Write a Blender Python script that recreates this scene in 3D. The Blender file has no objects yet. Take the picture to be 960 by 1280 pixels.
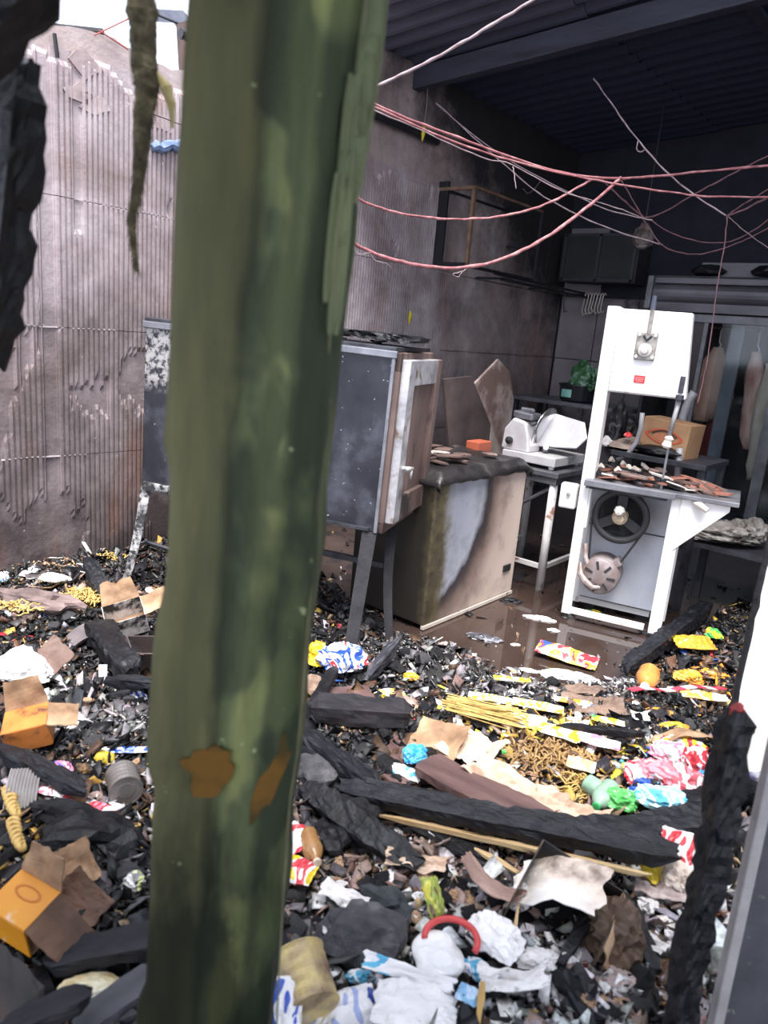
import bpy, bmesh, math, random
import numpy as np
from mathutils import Vector, Matrix, Euler, noise as mn

S = bpy.context.scene
COL = S.collection
R = math.radians

# ------------------------------------------------------------------ camera
FPX = 920.0
PITCH, ROLL, AZ = R(13.87), R(5.08), R(-39)
CAM = Vector((4.03, -2.13, 1.62))
_h = Vector((math.sin(AZ), math.cos(AZ), 0)); _r = Vector((math.cos(AZ), -math.sin(AZ), 0)); _z = Vector((0, 0, 1))
FW = _h * math.cos(PITCH) - _z * math.sin(PITCH)
_u = _z * math.cos(PITCH) + _h * math.sin(PITCH)
IX = _r * math.cos(ROLL) + _u * math.sin(ROLL)
IY = -_r * math.sin(ROLL) + _u * math.cos(ROLL)
cd = bpy.data.cameras.new('camera'); cam = bpy.data.objects.new('camera', cd); COL.objects.link(cam)
m = Matrix((IX, IY, -FW)).transposed().to_4x4(); m.translation = CAM
cam.matrix_world = m
cd.sensor_fit = 'AUTO'; cd.sensor_width = 36; cd.lens = FPX / 1280 * 36
cd.clip_start = 0.02; cd.clip_end = 200
cd.dof.use_dof = True; cd.dof.focus_distance = 4.2; cd.dof.aperture_fstop = 3.6
S.camera = cam

# ------------------------------------------------------------------ light
S.view_settings.view_transform = 'Standard'; S.view_settings.look = 'None'
S.view_settings.gamma = 1; S.view_settings.use_curve_mapping = False
S.view_settings.exposure = 1.85
W = bpy.data.worlds.new('overcast_sky'); S.world = W; W.use_nodes = True
bg = W.node_tree.nodes['Background']
bg.inputs['Color'].default_value = (0.80, 0.86, 1.0, 1); bg.inputs['Strength'].default_value = 0.74
sl = bpy.data.lights.new('sun', 'SUN'); sl.energy = 2.9; sl.angle = R(32); sl.color = (1.0, 0.96, 0.93)
sun = bpy.data.objects.new('sun', sl); COL.objects.link(sun)
sun.rotation_euler = Vector((-0.22, 0.30, -1.0)).to_track_quat('-Z', 'Y').to_euler()

# ------------------------------------------------------------------ picture <-> place
def ray(x, y): return FW * FPX + IX * (x - 480) - IY * (y - 640)
def pz(x, y, z=0.0): d = ray(x, y); return CAM + d * ((z - CAM.z) / d.z)
def pX(x, y, X): d = ray(x, y); return CAM + d * ((X - CAM.x) / d.x)
def pY(x, y, Y): d = ray(x, y); return CAM + d * ((Y - CAM.y) / d.y)
def pd(x, y, dep): return CAM + ray(x, y) * (dep / FPX)
def sst(a, b, x):
    t = min(1, max(0, (x - a) / (b - a))); return t * t * (3 - 2 * t)
def T(X, Y):
    v = (X - CAM.x) * -0.629 + (Y - CAM.y) * 0.777
    l = (X - CAM.x) * 0.777 + (Y - CAM.y) * 0.629
    k = sst(3.75, 2.0, v)
    lf = sst(1.75, 0.5, X) * sst(1.6, 0.4, Y)
    rt = sst(2.72, 3.05, X) * sst(4.4, 2.6, Y)
    z = -0.03 + 0.265 * k + 0.2 * lf * (1 - 0.55 * k) + 0.07 * rt * (1 - k)
    hb = 0.0
    for hx, hy, hr, ha in ((2.12, 0.50, 0.36, 0.115), (1.75, 0.25, 0.45, 0.10), (1.35, 0.55, 0.4, 0.08), (2.55, 0.78, 0.22, 0.05)):
        q = ((X - hx)**2 + (Y - hy)**2)/(hr*hr)
        if q < 6: hb = max(hb, ha*math.exp(-q)*1.25)
    z = max(z, -0.03 + hb + 0.02) if hb > 0.012 else z
    am = max(k, lf, rt * 0.6, min(1, hb*7))
    p = Vector((X, Y, 3.1))
    return z + am * (0.05 * mn.noise(p * 2.6) + 0.03 * mn.noise(p * 6.5) )
def gp(x, y, up=0.0):               # the point `up` above the rubble surface seen at a pixel
    z = 0.1 + up
    for _ in range(14):
        p = pz(x, y, z); z = 0.5 * z + 0.5 * (max(T(p.x, p.y), 0.0) + up)
    p = pz(x, y, z); p.z = z
    return p
def dep(p): return (Vector(p) - CAM).dot(FW)

# ------------------------------------------------------------------ mesh helper
class M:
    def __init__(s): s.v = []; s.f = []
    def add(s, vs, fs, mat=None):
        b = len(s.v)
        s.v += [tuple(mat @ Vector(v)) if mat is not None else tuple(v) for v in vs]
        s.f += [tuple(i + b for i in f) for f in fs]
        return s
    def box(s, c, d, rot=None, mat=None):
        x, y, z = d[0] / 2, d[1] / 2, d[2] / 2
        vs = [Vector(p) for p in ((-x,-y,-z),(x,-y,-z),(x,y,-z),(-x,y,-z),(-x,-y,z),(x,-y,z),(x,y,z),(-x,y,z))]
        if rot is not None:
            e = rot if isinstance(rot, Matrix) else Euler(rot).to_matrix()
            vs = [e @ v for v in vs]
        vs = [v + Vector(c) for v in vs]
        return s.add(vs, [(0,3,2,1),(4,5,6,7),(0,1,5,4),(1,2,6,5),(2,3,7,6),(3,0,4,7)], mat)
    def tube(s, pts, r, n=8, cap=True):
        pts = [Vector(p) for p in pts]; k = len(pts)
        rs = r if isinstance(r, (list, tuple)) else [r] * k
        up = None; vs = []
        for i, p in enumerate(pts):
            t = (pts[min(i + 1, k - 1)] - pts[max(i - 1, 0)])
            if t.length < 1e-9: t = Vector((0, 0, 1))
            t.normalize()
            if up is None:
                up = t.orthogonal().normalized()
            else:
                up = (up - t * up.dot(t))
                up = up.normalized() if up.length > 1e-6 else t.orthogonal().normalized()
            w = t.cross(up)
            for j in range(n):
                a = 2 * math.pi * j / n
                vs.append(p + (up * math.cos(a) + w * math.sin(a)) * rs[i])
        fs = [(i*n+j, i*n+(j+1)%n, (i+1)*n+(j+1)%n, (i+1)*n+j) for i in range(k-1) for j in range(n)]
        if cap: fs += [tuple(range(n))[::-1], tuple(range((k-1)*n, k*n))]
        return s.add(vs, fs)
    def lathe(s, prof, n=20, mat=None):          # prof: (radius, height)
        vs = []; k = len(prof)
        for r, z in prof:
            for j in range(n):
                a = 2*math.pi*j/n; vs.append((r*math.cos(a), r*math.sin(a), z))
        fs = [(i*n+j, i*n+(j+1)%n, (i+1)*n+(j+1)%n, (i+1)*n+j) for i in range(k-1) for j in range(n)]
        fs += [tuple(range(n))[::-1], tuple(range((k-1)*n, k*n))]
        return s.add(vs, fs, mat)
    def prism(s, poly, t, mat=None):             # polygon in xy, thickness t along z
        n = len(poly)
        vs = [(x, y, -t/2) for x, y in poly] + [(x, y, t/2) for x, y in poly]
        fs = [tuple(range(n))[::-1], tuple(range(n, 2*n))] + [(i, (i+1)%n, n+(i+1)%n, n+i) for i in range(n)]
        return s.add(vs, fs, mat)
    def sheet(s, fn, nu, nv, th=0.003, mat=None):  # closed thin sheet from fn(u,v)
        top = [Vector(fn(i/nu, j/nv)) for j in range(nv+1) for i in range(nu+1)]
        w = nu + 1; nor = []
        for j in range(nv+1):
            for i in range(nu+1):
                a = top[j*w+min(i+1,nu)] - top[j*w+max(i-1,0)]; b = top[min(j+1,nv)*w+i] - top[max(j-1,0)*w+i]
                q = a.cross(b); nor.append(q.normalized() if q.length > 1e-12 else Vector((0,0,1)))
        bot = [p - q * th for p, q in zip(top, nor)]; N = len(top)
        fs = []
        for j in range(nv):
            for i in range(nu):
                a, b, c, d = j*w+i, j*w+i+1, (j+1)*w+i+1, (j+1)*w+i
                fs.append((a,b,c,d)); fs.append((N+d,N+c,N+b,N+a))
        for i in range(nu):
            fs.append((i, N+i, N+i+1, i+1)); k = nv*w+i; fs.append((k+1, N+k+1, N+k, k))
        for j in range(nv):
            k = j*w; fs.append((k+w, N+k+w, N+k, k)); k = j*w+nu; fs.append((k, N+k, N+k+w, k+w))
        return s.add(top + bot, fs, mat)
    def build(s, name, mat, parent=None, loc=None, rot=None, smooth=False, bevel=0.0):
        me = bpy.data.meshes.new(name); me.from_pydata([tuple(v) for v in s.v], [], s.f); me.update()
        if smooth: me.shade_smooth()
        me.materials.append(mat)
        o = bpy.data.objects.new(name, me); COL.objects.link(o)
        if parent is not None: o.parent = parent
        if loc is not None: o.location = loc
        if rot is not None: o.rotation_euler = rot
        if bevel:
            b = o.modifiers.new('bevel', 'BEVEL'); b.width = bevel; b.segments = 2; b.limit_method = 'ANGLE'
        return o

LABELS = {}
def tag(o, label, cat, group=None, kind=None):
    assert group or label not in LABELS, label
    LABELS[label] = 1
    n = len(label.split()); assert 4 <= n <= 16, (n, label)
    o['label'] = label; o['category'] = cat
    if group: o['group'] = group
    if kind: o['kind'] = kind
    return o
def empty(name, label, cat, loc=(0,0,0), rot=(0,0,0), group=None):
    o = bpy.data.objects.new(name, None); COL.objects.link(o); o.empty_display_size = 0.1
    o.location = loc; o.rotation_euler = rot
    return tag(o, label, cat, group)
def struct(o): o['kind'] = 'structure'; return o
def part_kind(o, k='stuff'): o['kind'] = k; return o
def copy_tree(o, parent=None):
    c = o.copy(); COL.objects.link(c)
    if parent is not None: c.parent = parent
    for ch in list(o.children): copy_tree(ch, c)
    return c

# ------------------------------------------------------------------ materials
MATS = {}
def nt_new(name):
    mt = bpy.data.materials.new(name); mt.use_nodes = True
    return mt, mt.node_tree, mt.node_tree.nodes['Principled BSDF']
def ramp(nt, stops, interp='LINEAR'):
    r = nt.nodes.new('ShaderNodeValToRGB'); cr = r.color_ramp; cr.interpolation = interp
    while len(cr.elements) < len(stops): cr.elements.new(0.5)
    for e, (p, c) in zip(cr.elements, stops): e.position = p; e.color = (c[0], c[1], c[2], 1)
    return r
def tex(nt, scale, detail=4, rough=0.6, coord='Object', stretch=None, dist=0.0):
    tc = nt.nodes.new('ShaderNodeTexCoord'); n = nt.nodes.new('ShaderNodeTexNoise')
    n.inputs['Scale'].default_value = scale; n.inputs['Detail'].default_value = detail
    n.inputs['Roughness'].default_value = rough; n.inputs['Distortion'].default_value = dist
    if stretch:
        mp = nt.nodes.new('ShaderNodeMapping'); mp.inputs['Scale'].default_value = stretch
        nt.links.new(tc.outputs[coord], mp.inputs['Vector']); nt.links.new(mp.outputs['Vector'], n.inputs['Vector'])
    else: nt.links.new(tc.outputs[coord], n.inputs['Vector'])
    return n
def mix(nt, fac, a, b, mode='MIX'):
    x = nt.nodes.new('ShaderNodeMix'); x.data_type = 'RGBA'; x.blend_type = mode
    for sock, v in ((x.inputs[0], fac), (x.inputs[6], a), (x.inputs[7], b)):
        if isinstance(v, bpy.types.NodeSocket): nt.links.new(v, sock)
        elif isinstance(v, (int, float)): sock.default_value = v
        else: sock.default_value = (v[0], v[1], v[2], 1)
    return x.outputs[2]
def bump(nt, p, h, strength=0.4, dist=0.01):
    b = nt.nodes.new('ShaderNodeBump'); b.inputs['Strength'].default_value = strength; b.inputs['Distance'].default_value = dist
    nt.links.new(h, b.inputs['Height']); nt.links.new(b.outputs['Normal'], p.inputs['Normal'])
def mat(name, stops, rough=0.8, scale=8, detail=5, metal=0.0, bmp=0.0, bscale=None, spots=None, sscale=30, sth=0.62, stretch=None, coord='Object', interp='LINEAR', dist=0.0, spec=0.5):
    """noise-ramped colour; spots = a second colour in patches of grime"""
    if name in MATS: return MATS[name]
    mt, nt, p = nt_new(name)
    if not isinstance(stops[0], (list, tuple)): stops = [(0.0, stops)]
    if len(stops) == 1: stops = [(0.3, [c*0.85 for c in stops[0][1]]), (0.7, [min(1, c*1.12) for c in stops[0][1]])]
    n = tex(nt, scale, detail, coord=coord, stretch=stretch, dist=dist)
    r = ramp(nt, stops, interp); nt.links.new(n.outputs['Fac'], r.inputs['Fac'])
    c = r.outputs['Color']
    if spots:
        n2 = tex(nt, sscale, 4, coord=coord, stretch=stretch)
        k = ramp(nt, [(sth - 0.04, (0,0,0)), (sth + 0.04, (1,1,1))]); nt.links.new(n2.outputs['Fac'], k.inputs['Fac'])
        c = mix(nt, k.outputs['Color'], c, spots)
    nt.links.new(c, p.inputs['Base Color'])
    p.inputs['Roughness'].default_value = rough; p.inputs['Metallic'].default_value = metal
    p.inputs['Specular IOR Level'].default_value = spec
    if bmp:
        n3 = tex(nt, bscale or scale * 3, 6, coord=coord, stretch=stretch); bump(nt, p, n3.outputs['Fac'], bmp)
    MATS[name] = mt
    return mt

CHAR = mat('char', [(0.3, (0.004,0.004,0.005)), (0.6, (0.010,0.010,0.012)), (0.82, (0.032,0.032,0.037))], 0.42, 14, bmp=0.5, bscale=60, spec=0.28)
CHARWOOD = mat('char_wood', [(0.3, (0.004,0.004,0.006)), (0.6, (0.013,0.014,0.018)), (0.85, (0.05,0.053,0.064))], 0.4, 9, stretch=(1,4,4), bmp=0.5, bscale=50, spec=0.3)
ASHB = mat('ash_black', [(0.3, (0.006,0.006,0.007)), (0.65, (0.024,0.024,0.027)), (0.85, (0.09,0.085,0.088))], 0.9, 22, bmp=0.5, bscale=80, spec=0.2)
WHITEP = mat('white_enamel', [(0.3,(0.74,0.72,0.72)),(0.7,(0.84,0.82,0.81))], 0.35, 5, spots=(0.42,0.36,0.34), sscale=9, sth=0.72)
STEEL = mat('stained_steel', [(0.25,(0.10,0.10,0.115)),(0.75,(0.33,0.33,0.36))], 0.38, 7, metal=0.6, bmp=0.1)
DARKMETAL = mat('sooty_metal', [(0.3,(0.015,0.015,0.02)),(0.7,(0.07,0.07,0.085))], 0.45, 9, metal=0.3, bmp=0.2)
# ================================================================== SETTING
# floor ------------------------------------------------------------
FLOORM = mat('wet_floor', [(0.3,(0.024,0.016,0.014)),(0.7,(0.062,0.043,0.037))], 0.3, 3, bmp=0.1, spots=(0.02,0.018,0.02), sscale=4, sth=0.55)
fl = M(); fl.box((2.6, 0.6, -0.06), (12.0, 12.0, 0.12)); floor = struct(fl.build('floor', FLOORM))

# left wall: ribbed tile mortar, laid in beds with joints between -------------
def wall_mat(name, ribs):
    mt, nt, p = nt_new(name)
    tc = nt.nodes.new('ShaderNodeTexCoord'); sp = nt.nodes.new('ShaderNodeSeparateXYZ'); nt.links.new(tc.outputs['Object'], sp.inputs[0])
    big = tex(nt, 1.1, 6, 0.65, dist=0.6)
    base = ramp(nt, [(0.30,(0.17,0.125,0.115)),(0.48,(0.34,0.275,0.28)),(0.66,(0.52,0.45,0.46))] if ribs else [(0.30,(0.22,0.155,0.14)),(0.5,(0.38,0.30,0.285)),(0.72,(0.55,0.47,0.46))]); nt.links.new(big.outputs['Fac'], base.inputs['Fac'])
    # soot: heavier low down and towards the back of the shop
    def mr(sock, a, b, c, d):
        r = nt.nodes.new('ShaderNodeMapRange'); nt.links.new(sock, r.inputs[0]); 
        for i, v in enumerate((a, b, c, d)): r.inputs[i+1].default_value = v
        return r.outputs[0]
    def mth(op, a, b):
        x = nt.nodes.new('ShaderNodeMath'); x.operation = op
        for s_, v in zip(x.inputs, (a, b)):
            if isinstance(v, bpy.types.NodeSocket): nt.links.new(v, s_)
            else: s_.default_value = v
        return x.outputs[0]
    lo = mth('MULTIPLY', mr(sp.outputs['Z'], 2.2, 0.3, 0.0, 0.80), mr(sp.outputs['Y'], 1.0, 2.4, 1.0, 0.3)); bk = mr(sp.outputs['Y'], 0.2, 4.2, 0.0, 0.30)
    n2 = tex(nt, 2.3, 6, 0.7)
    soot = mth('ADD', mth('MAXIMUM', lo, bk), mr(n2.outputs['Fac'], 0.3, 0.75, -0.36, 0.46))
    r2 = ramp(nt, [(0.0,(0,0,0)),(0.9,(1,1,1))]); nt.links.new(soot, r2.inputs['Fac'])
    c = mix(nt, r2.outputs['Color'], base.outputs['Color'], (0.058,0.042,0.043))
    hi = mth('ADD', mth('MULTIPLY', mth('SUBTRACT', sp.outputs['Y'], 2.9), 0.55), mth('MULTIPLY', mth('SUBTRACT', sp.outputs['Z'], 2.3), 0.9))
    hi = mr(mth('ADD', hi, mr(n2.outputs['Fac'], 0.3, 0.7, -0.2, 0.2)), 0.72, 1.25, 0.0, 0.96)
    # rusty brown washes
    n3 = tex(nt, 1.7, 3, 0.5, stretch=(1, 2.2, 0.6))
    r3 = ramp(nt, [(0.56,(0,0,0)),(0.72,(0.55,0.55,0.55))]); nt.links.new(n3.outputs['Fac'], r3.inputs['Fac'])
    c = mix(nt, r3.outputs['Color'], c, (0.23,0.115,0.08))
    # lime drips and specks
    n4 = tex(nt, 38, 2, 0.5); r4 = ramp(nt, [(0.74,(0,0,0)),(0.78,(1,1,1))]); nt.links.new(n4.outputs['Fac'], r4.inputs['Fac'])
    c = mix(nt, r4.outputs['Color'], c, (0.6,0.55,0.55))
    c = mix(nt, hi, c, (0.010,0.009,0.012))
    nt.links.new(c, p.inputs['Base Color']); p.inputs['Roughness'].default_value = 0.8
    n5 = tex(nt, 45, 6); bump(nt, p, n5.outputs['Fac'], 0.35)
    return mt
WALLM = wall_mat('ribbed_mortar', True)
PLASTER = wall_mat('sooty_bare_plaster', False)
PLASTER2 = mat('bare_plaster', [(0.3,(0.20,0.15,0.15)),(0.55,(0.38,0.30,0.29)),(0.75,(0.52,0.44,0.43))], 0.85, 2.2, bmp=0.3, bscale=40, spots=(0.10,0.08,0.085), sscale=1.6, sth=0.56)
MORTAR = mat('lime_joint', [(0.3,(0.28,0.23,0.23)),(0.7,(0.52,0.46,0.46))], 0.85, 20)
rw = random.Random(5)
YB = 5.62                                       # back wall
def top_z(y):                                   # ragged head of the wall
    b = 2.97 if y < 1.0 else 3.62
    return b + (0.05 * mn.noise(Vector((y*3.0, 0, 0))) + 0.03 * mn.noise(Vector((y*11.0, 4, 0))) if y < 1.0 else 0)
w = M(); ys = [-2.6 + 0.06*i for i in range(int((YB + 2.6)/0.06) + 2)]
ys = [min(y, YB + 0.12) for y in ys]; n = len(ys)
for xx in (-0.12, -0.004):
    for y in ys: w.v.append((xx, y, -0.05))
    for y in ys: w.v.append((xx, y, top_z(y)))
for i in range(n-1):
    w.f += [(i+1, i, n+i, n+i+1), (2*n+i, 2*n+i+1, 3*n+i+1, 3*n+i), (n+i, 3*n+i, 3*n+i+1, n+i+1)]
w.f += [(0, 2*n, 3*n, n), (n-1, 2*n-1, 4*n-1, 3*n-1)]
wall_left = struct(w.build('wall_left', PLASTER))

ROWS = [-0.03, 0.07, 0.77, 1.48, 2.15, 2.86]
COLS = [-2.6, -2.0, -1.4, -0.8, -0.22, 0.30, 0.86, 1.42, 1.98, 2.58, 2.98, 3.42]
def rib_bed(y0, y1, z0, z1, seed):
    """a bed of combed mortar; ribs broken off in patches"""
    sp = 0.029; nr = int((y1 - y0 - 0.002) / sp); yy = []; hh = []
    for k in range(nr):
        b = y0 + k*(y1 - y0)/nr
        for f_, h_ in ((0.0,0),(0.22,0),(0.34,1),(0.78,1),(0.9,0)):
            yy.append(b + f_*(y1 - y0)/nr); hh.append(h_)
    yy.append(y1 - 0.0005); hh.append(0)
    nz = max(3, int((z1 - z0) / 0.028)); mm = M(); k = len(yy)
    for j in range(nz+1):
        z = z0 + 0.002 + (z1 - z0 - 0.004)*j/nz
        for y, h_ in zip(yy, hh):
            cell = round((y - y0)/sp)
            low = sst(1.55, 1.0, z)
            q = mn.noise(Vector((y*2.6, z*2.0, 7))) + 0.40*mn.noise(Vector((cell*0.9 + seed, z*3.0, 2)))
            gone = q > 0.50 - 0.46*low or -0.20 < y < -0.13 or (2.0 < z < 2.9 and -0.02 < y < 0.03)
            base = 0.008 + 0.003*mn.noise(Vector((y*6, z*6, 1)))
            if z > 2.7 and mn.noise(Vector((y*4.0, 1, 0)))*0.12 + 2.79 < z: base = -0.002; h_ = 0
            d = base + (0.0135*h_ if not gone else -0.003)
            mm.v.append((d, y, z))
    for j in range(nz):
        for i in range(k-1): mm.f.append((j*k+i, j*k+i+1, (j+1)*k+i+1, (j+1)*k+i))
    # skirts back to the wall
    def skirt(ids):
        b = len(mm.v)
        for a in ids: mm.v.append((-0.004, mm.v[a][1], mm.v[a][2]))
        for t in range(len(ids)-1): mm.f.append((ids[t], b+t, b+t+1, ids[t+1]))
    skirt([i for i in range(k)][::1]); skirt([nz*k+i for i in range(k)][::-1])
    skirt([j*k for j in range(nz+1)][::-1]); skirt([j*k+k-1 for j in range(nz+1)])
    return mm
for r_ in range(1, len(ROWS)-1):
    for c_ in range(len(COLS)-1):
        rib_bed(COLS[c_], COLS[c_+1], ROWS[r_], ROWS[r_+1], r_*13 + c_*3.7).build('mortar_bed', WALLM, wall_left)
# raised lime joints between the rows (thin, broken)
for z in ROWS[2:5]:
    y = -2.4
    while y < 3.2:
        L = rw.uniform(0.12, 0.5)
        if rw.random() < 0.72:
            j = M(); pts = [(0.009 + rw.uniform(0,0.003), y + L*t/6, z + rw.uniform(-0.004,0.004)) for t in range(7)]
            j.tube(pts, [0.003 + rw.uniform(0,0.003) for _ in pts], 5); j.build('joint', MORTAR, wall_left)
        y += L + rw.uniform(0.03, 0.2)
for y, z0, z1 in ((2.58,1.6,2.8),(2.98,1.5,2.75),(-0.22,1.5,2.0),(0.32,1.7,2.2),(0.86,1.9,2.6),(3.9,1.55,1.75)):
    j = M(); k = 14
    pts = [(0.010, y + rw.uniform(-0.004,0.004), z0 + (z1-z0)*t/k) for t in range(k+1)]
    j.tube(pts, [rw.uniform(0.002,0.006) for _ in pts], 5); j.build('lime_drip', MORTAR, wall_left)
# tiles that stayed up farther back
TILEM = wall_mat('sooty_tile', False)
cols2 = [3.42, 3.86, 4.30, 4.74, 5.18, 5.60]
for a, b in zip(cols2[:-1], cols2[1:]):
    for z0, z1 in zip(ROWS[1:-1], ROWS[2:]):
        t = M(); t.box((0.004 + rw.uniform(0,0.004), (a+b)/2, (z0+z1)/2), (0.018, b-a-0.010, z1-z0-0.010), (rw.uniform(-.003,.003), 0, rw.uniform(-.004,.004)))
        t.build('tile', TILEM, wall_left, bevel=0.002)
# plaster flakes hanging on at the ragged top of the wall
for i in range(10):
    y = rw.uniform(-1.0, 1.2); z = rw.uniform(2.62, 2.96)
    poly = [(0.06*rw.uniform(.5,1.3)*math.cos(a), 0.09*rw.uniform(.4,1.4)*math.sin(a)) for a in [k*math.pi/4 for k in range(8)]]
    f = M(); f.prism(poly, 0.012, Matrix.Translation((0.012, y, z)) @ Matrix.Rotation(R(90), 4, 'Y'))
    f.build('plaster_flake', PLASTER2, wall_left)

# back wall ------------------------------------------------------------------
BTILE = mat('grey_tile', [(0.3,(0.14,0.12,0.125)),(0.6,(0.27,0.24,0.25)),(0.8,(0.36,0.33,0.34))], 0.5, 1.3, spots=(0.06,0.05,0.055), sscale=2.2, sth=0.6)
b = M(); b.box((3.0, YB + 0.08, 1.85), (6.4, 0.14, 3.9)); wall_back = struct(b.build('wall_back', mat('sooty_plaster', [(0.3,(0.010,0.010,0.018)),(0.7,(0.024,0.023,0.036))], 0.9, 3)))
for i in range(7):
    for j in range(4):
        z0, z1 = ROWS[1+j], ROWS[2+j]; x0 = 0.03 + i*0.44
        if j == 3 and i > 0: continue
        t = M(); t.box((x0 + 0.215, YB + 0.002 + rw.uniform(0,0.004), (z0+z1)/2), (0.43, 0.018, z1-z0-0.010)); t.build('tile', BTILE, wall_back, bevel=0.002)
r = M(); r.box((5.6, 3.6, 1.85), (0.14, 4.4, 3.9)); wall_right = struct(r.build('wall_right', MATS['sooty_plaster']))

# roof: corrugated sheets on purlins, over the back of the shop --------------
def roof_mat():
    mt, nt, p = nt_new('sooty_hazed_sheet')  # soot plus a blue haze painted into the colour, paler at the front
    n = tex(nt, 1.6, 5, stretch=(0.6,1,1)); c = ramp(nt, [(0.3,(0.06,0.06,0.085)),(0.6,(0.15,0.145,0.19)),(0.8,(0.26,0.25,0.29))]); nt.links.new(n.outputs['Fac'], c.inputs['Fac'])
    tc = nt.nodes.new('ShaderNodeTexCoord'); sp = nt.nodes.new('ShaderNodeSeparateXYZ'); nt.links.new(tc.outputs['Object'], sp.inputs[0])
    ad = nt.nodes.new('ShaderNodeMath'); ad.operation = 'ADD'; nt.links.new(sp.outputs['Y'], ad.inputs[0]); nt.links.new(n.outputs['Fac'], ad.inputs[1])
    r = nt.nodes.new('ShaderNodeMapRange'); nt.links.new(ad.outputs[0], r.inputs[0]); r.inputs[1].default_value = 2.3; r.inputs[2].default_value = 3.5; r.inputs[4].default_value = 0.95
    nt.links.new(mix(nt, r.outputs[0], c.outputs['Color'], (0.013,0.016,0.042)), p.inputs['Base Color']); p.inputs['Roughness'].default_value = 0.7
    bump(nt, p, tex(nt, 30, 5).outputs['Fac'], 0.2)
    return mt
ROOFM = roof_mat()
def roof_z(x): return 3.56 + 0.066*x
ceiling = struct(bpy.data.objects.new('ceiling', None)); COL.objects.link(ceiling)
Y0R = 1.55
for iy in range(5):
    for ix in range(4):
        x0, x1 = -0.15 + ix*1.45, -0.15 + ix*1.45 + 1.56; y0 = Y0R + iy*0.885; y1 = y0 + 0.93
        q = M()
        lift = 0.012*(ix % 2) + 0.006*(iy % 2)
        q.sheet(lambda u, v: (x0 + (x1-x0)*u, y0 + (y1-y0)*v, roof_z(x0 + (x1-x0)*u) + 0.07 + lift + 0.026*math.cos((y0 + (y1-y0)*v)*2*math.pi/0.177)), 3, 42, 0.006)
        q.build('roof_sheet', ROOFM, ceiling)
BEAMM = mat('sooty_beam', [(0.3,(0.018,0.018,0.030)),(0.7,(0.055,0.056,0.085))], 0.7, 6, stretch=(0.3,2,2), bmp=0.3)
for y, hgt in ((2.78, 0.15),):
    q = M(); e = math.atan(0.066)
    q.box((2.7, y, roof_z(2.7) - hgt/2 + 0.03), (5.6, 0.09, hgt), (0, -e, 0)); q.build('beam', BEAMM, ceiling, bevel=0.006)
for x in (2.3,):
    q = M(); q.box((x, 3.6, roof_z(x) + 0.035), (0.07, 4.1, 0.035)); q.build('batten', BEAMM, ceiling)

# unseen sheet added over the viewer to shade the green post; ends just past it
UNSEEN_SHADEM = mat('unseen_shade_sheet', [(0.3,(0.05,0.05,0.055)),(0.7,(0.12,0.12,0.125))], 0.7, 3)
q = M()
cv = CAM.copy(); cv.z = 0
def unseen_shadef(u, v):
    p = cv + _r*(-2.6 + 5.2*u) + _h*(1.12 - 2.4*v); return (p.x, p.y, 2.42 + 0.02*math.cos(u*5.2*2*math.pi/0.177))
q.sheet(unseen_shadef, 240, 2, 0.006); q.build('unseen_shade_sheet', UNSEEN_SHADEM, ceiling)
# ================================================================== APPLIANCES
# ---- bakery oven on tall legs ----------------------------------------------
OVENM = None
def oven_side_mat():
    mt, nt, p = nt_new('heat_blued_steel')
    n = tex(nt, 3.2, 5, 0.6); c = ramp(nt, [(0.3,(0.008,0.008,0.013)),(0.52,(0.028,0.028,0.037)),(0.74,(0.12,0.12,0.15))]); nt.links.new(n.outputs['Fac'], c.inputs['Fac'])
    n2 = tex(nt, 46, 2, 0.5); k = ramp(nt, [(0.70,(0,0,0)),(0.74,(1,1,1))]); nt.links.new(n2.outputs['Fac'], k.inputs['Fac'])
    col = mix(nt, k.outputs['Color'], c.outputs['Color'], (0.42,0.41,0.42))
    # flaked enamel on the upper left end
    tc = nt.nodes.new('ShaderNodeTexCoord'); sp = nt.nodes.new('ShaderNodeSeparateXYZ'); nt.links.new(tc.outputs['Object'], sp.inputs[0])
    a = nt.nodes.new('ShaderNodeMapRange'); nt.links.new(sp.outputs['X'], a.inputs[0]); a.inputs[1].default_value = 0.50; a.inputs[2].default_value = 0.25
    b = nt.nodes.new('ShaderNodeMapRange'); nt.links.new(sp.outputs['Z'], b.inputs[0]); b.inputs[1].default_value = 1.20; b.inputs[2].default_value = 1.28
    ml = nt.nodes.new('ShaderNodeMath'); ml.operation = 'MULTIPLY'; nt.links.new(a.outputs[0], ml.inputs[0]); nt.links.new(b.outputs[0], ml.inputs[1])
    n3 = tex(nt, 24, 5, 0.7); k3 = ramp(nt, [(0.44,(0,0,0)),(0.54,(1,1,1))]); nt.links.new(n3.outputs['Fac'], k3.inputs['Fac'])
    ml2 = nt.nodes.new('ShaderNodeMath'); ml2.operation = 'MULTIPLY'; nt.links.new(ml.outputs[0], ml2.inputs[0]); nt.links.new(k3.outputs['Color'], ml2.inputs[1])
    col = mix(nt, ml2.outputs[0], col, (0.40,0.38,0.37))
    nt.links.new(col, p.inputs['Base Color']); p.inputs['Roughness'].default_value = 0.33; p.inputs['Metallic'].default_value = 0.35
    bump(nt, p, tex(nt, 14, 5).outputs['Fac'], 0.12)
    return mt
OVENM = oven_side_mat()
PALESTEEL = mat('pale_scorched_steel', [(0.28,(0.12,0.115,0.12)),(0.5,(0.42,0.41,0.43)),(0.7,(0.62,0.60,0.61))], 0.4, 6, metal=0.25, spots=(0.16,0.11,0.08), sscale=7, sth=0.62)
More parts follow.
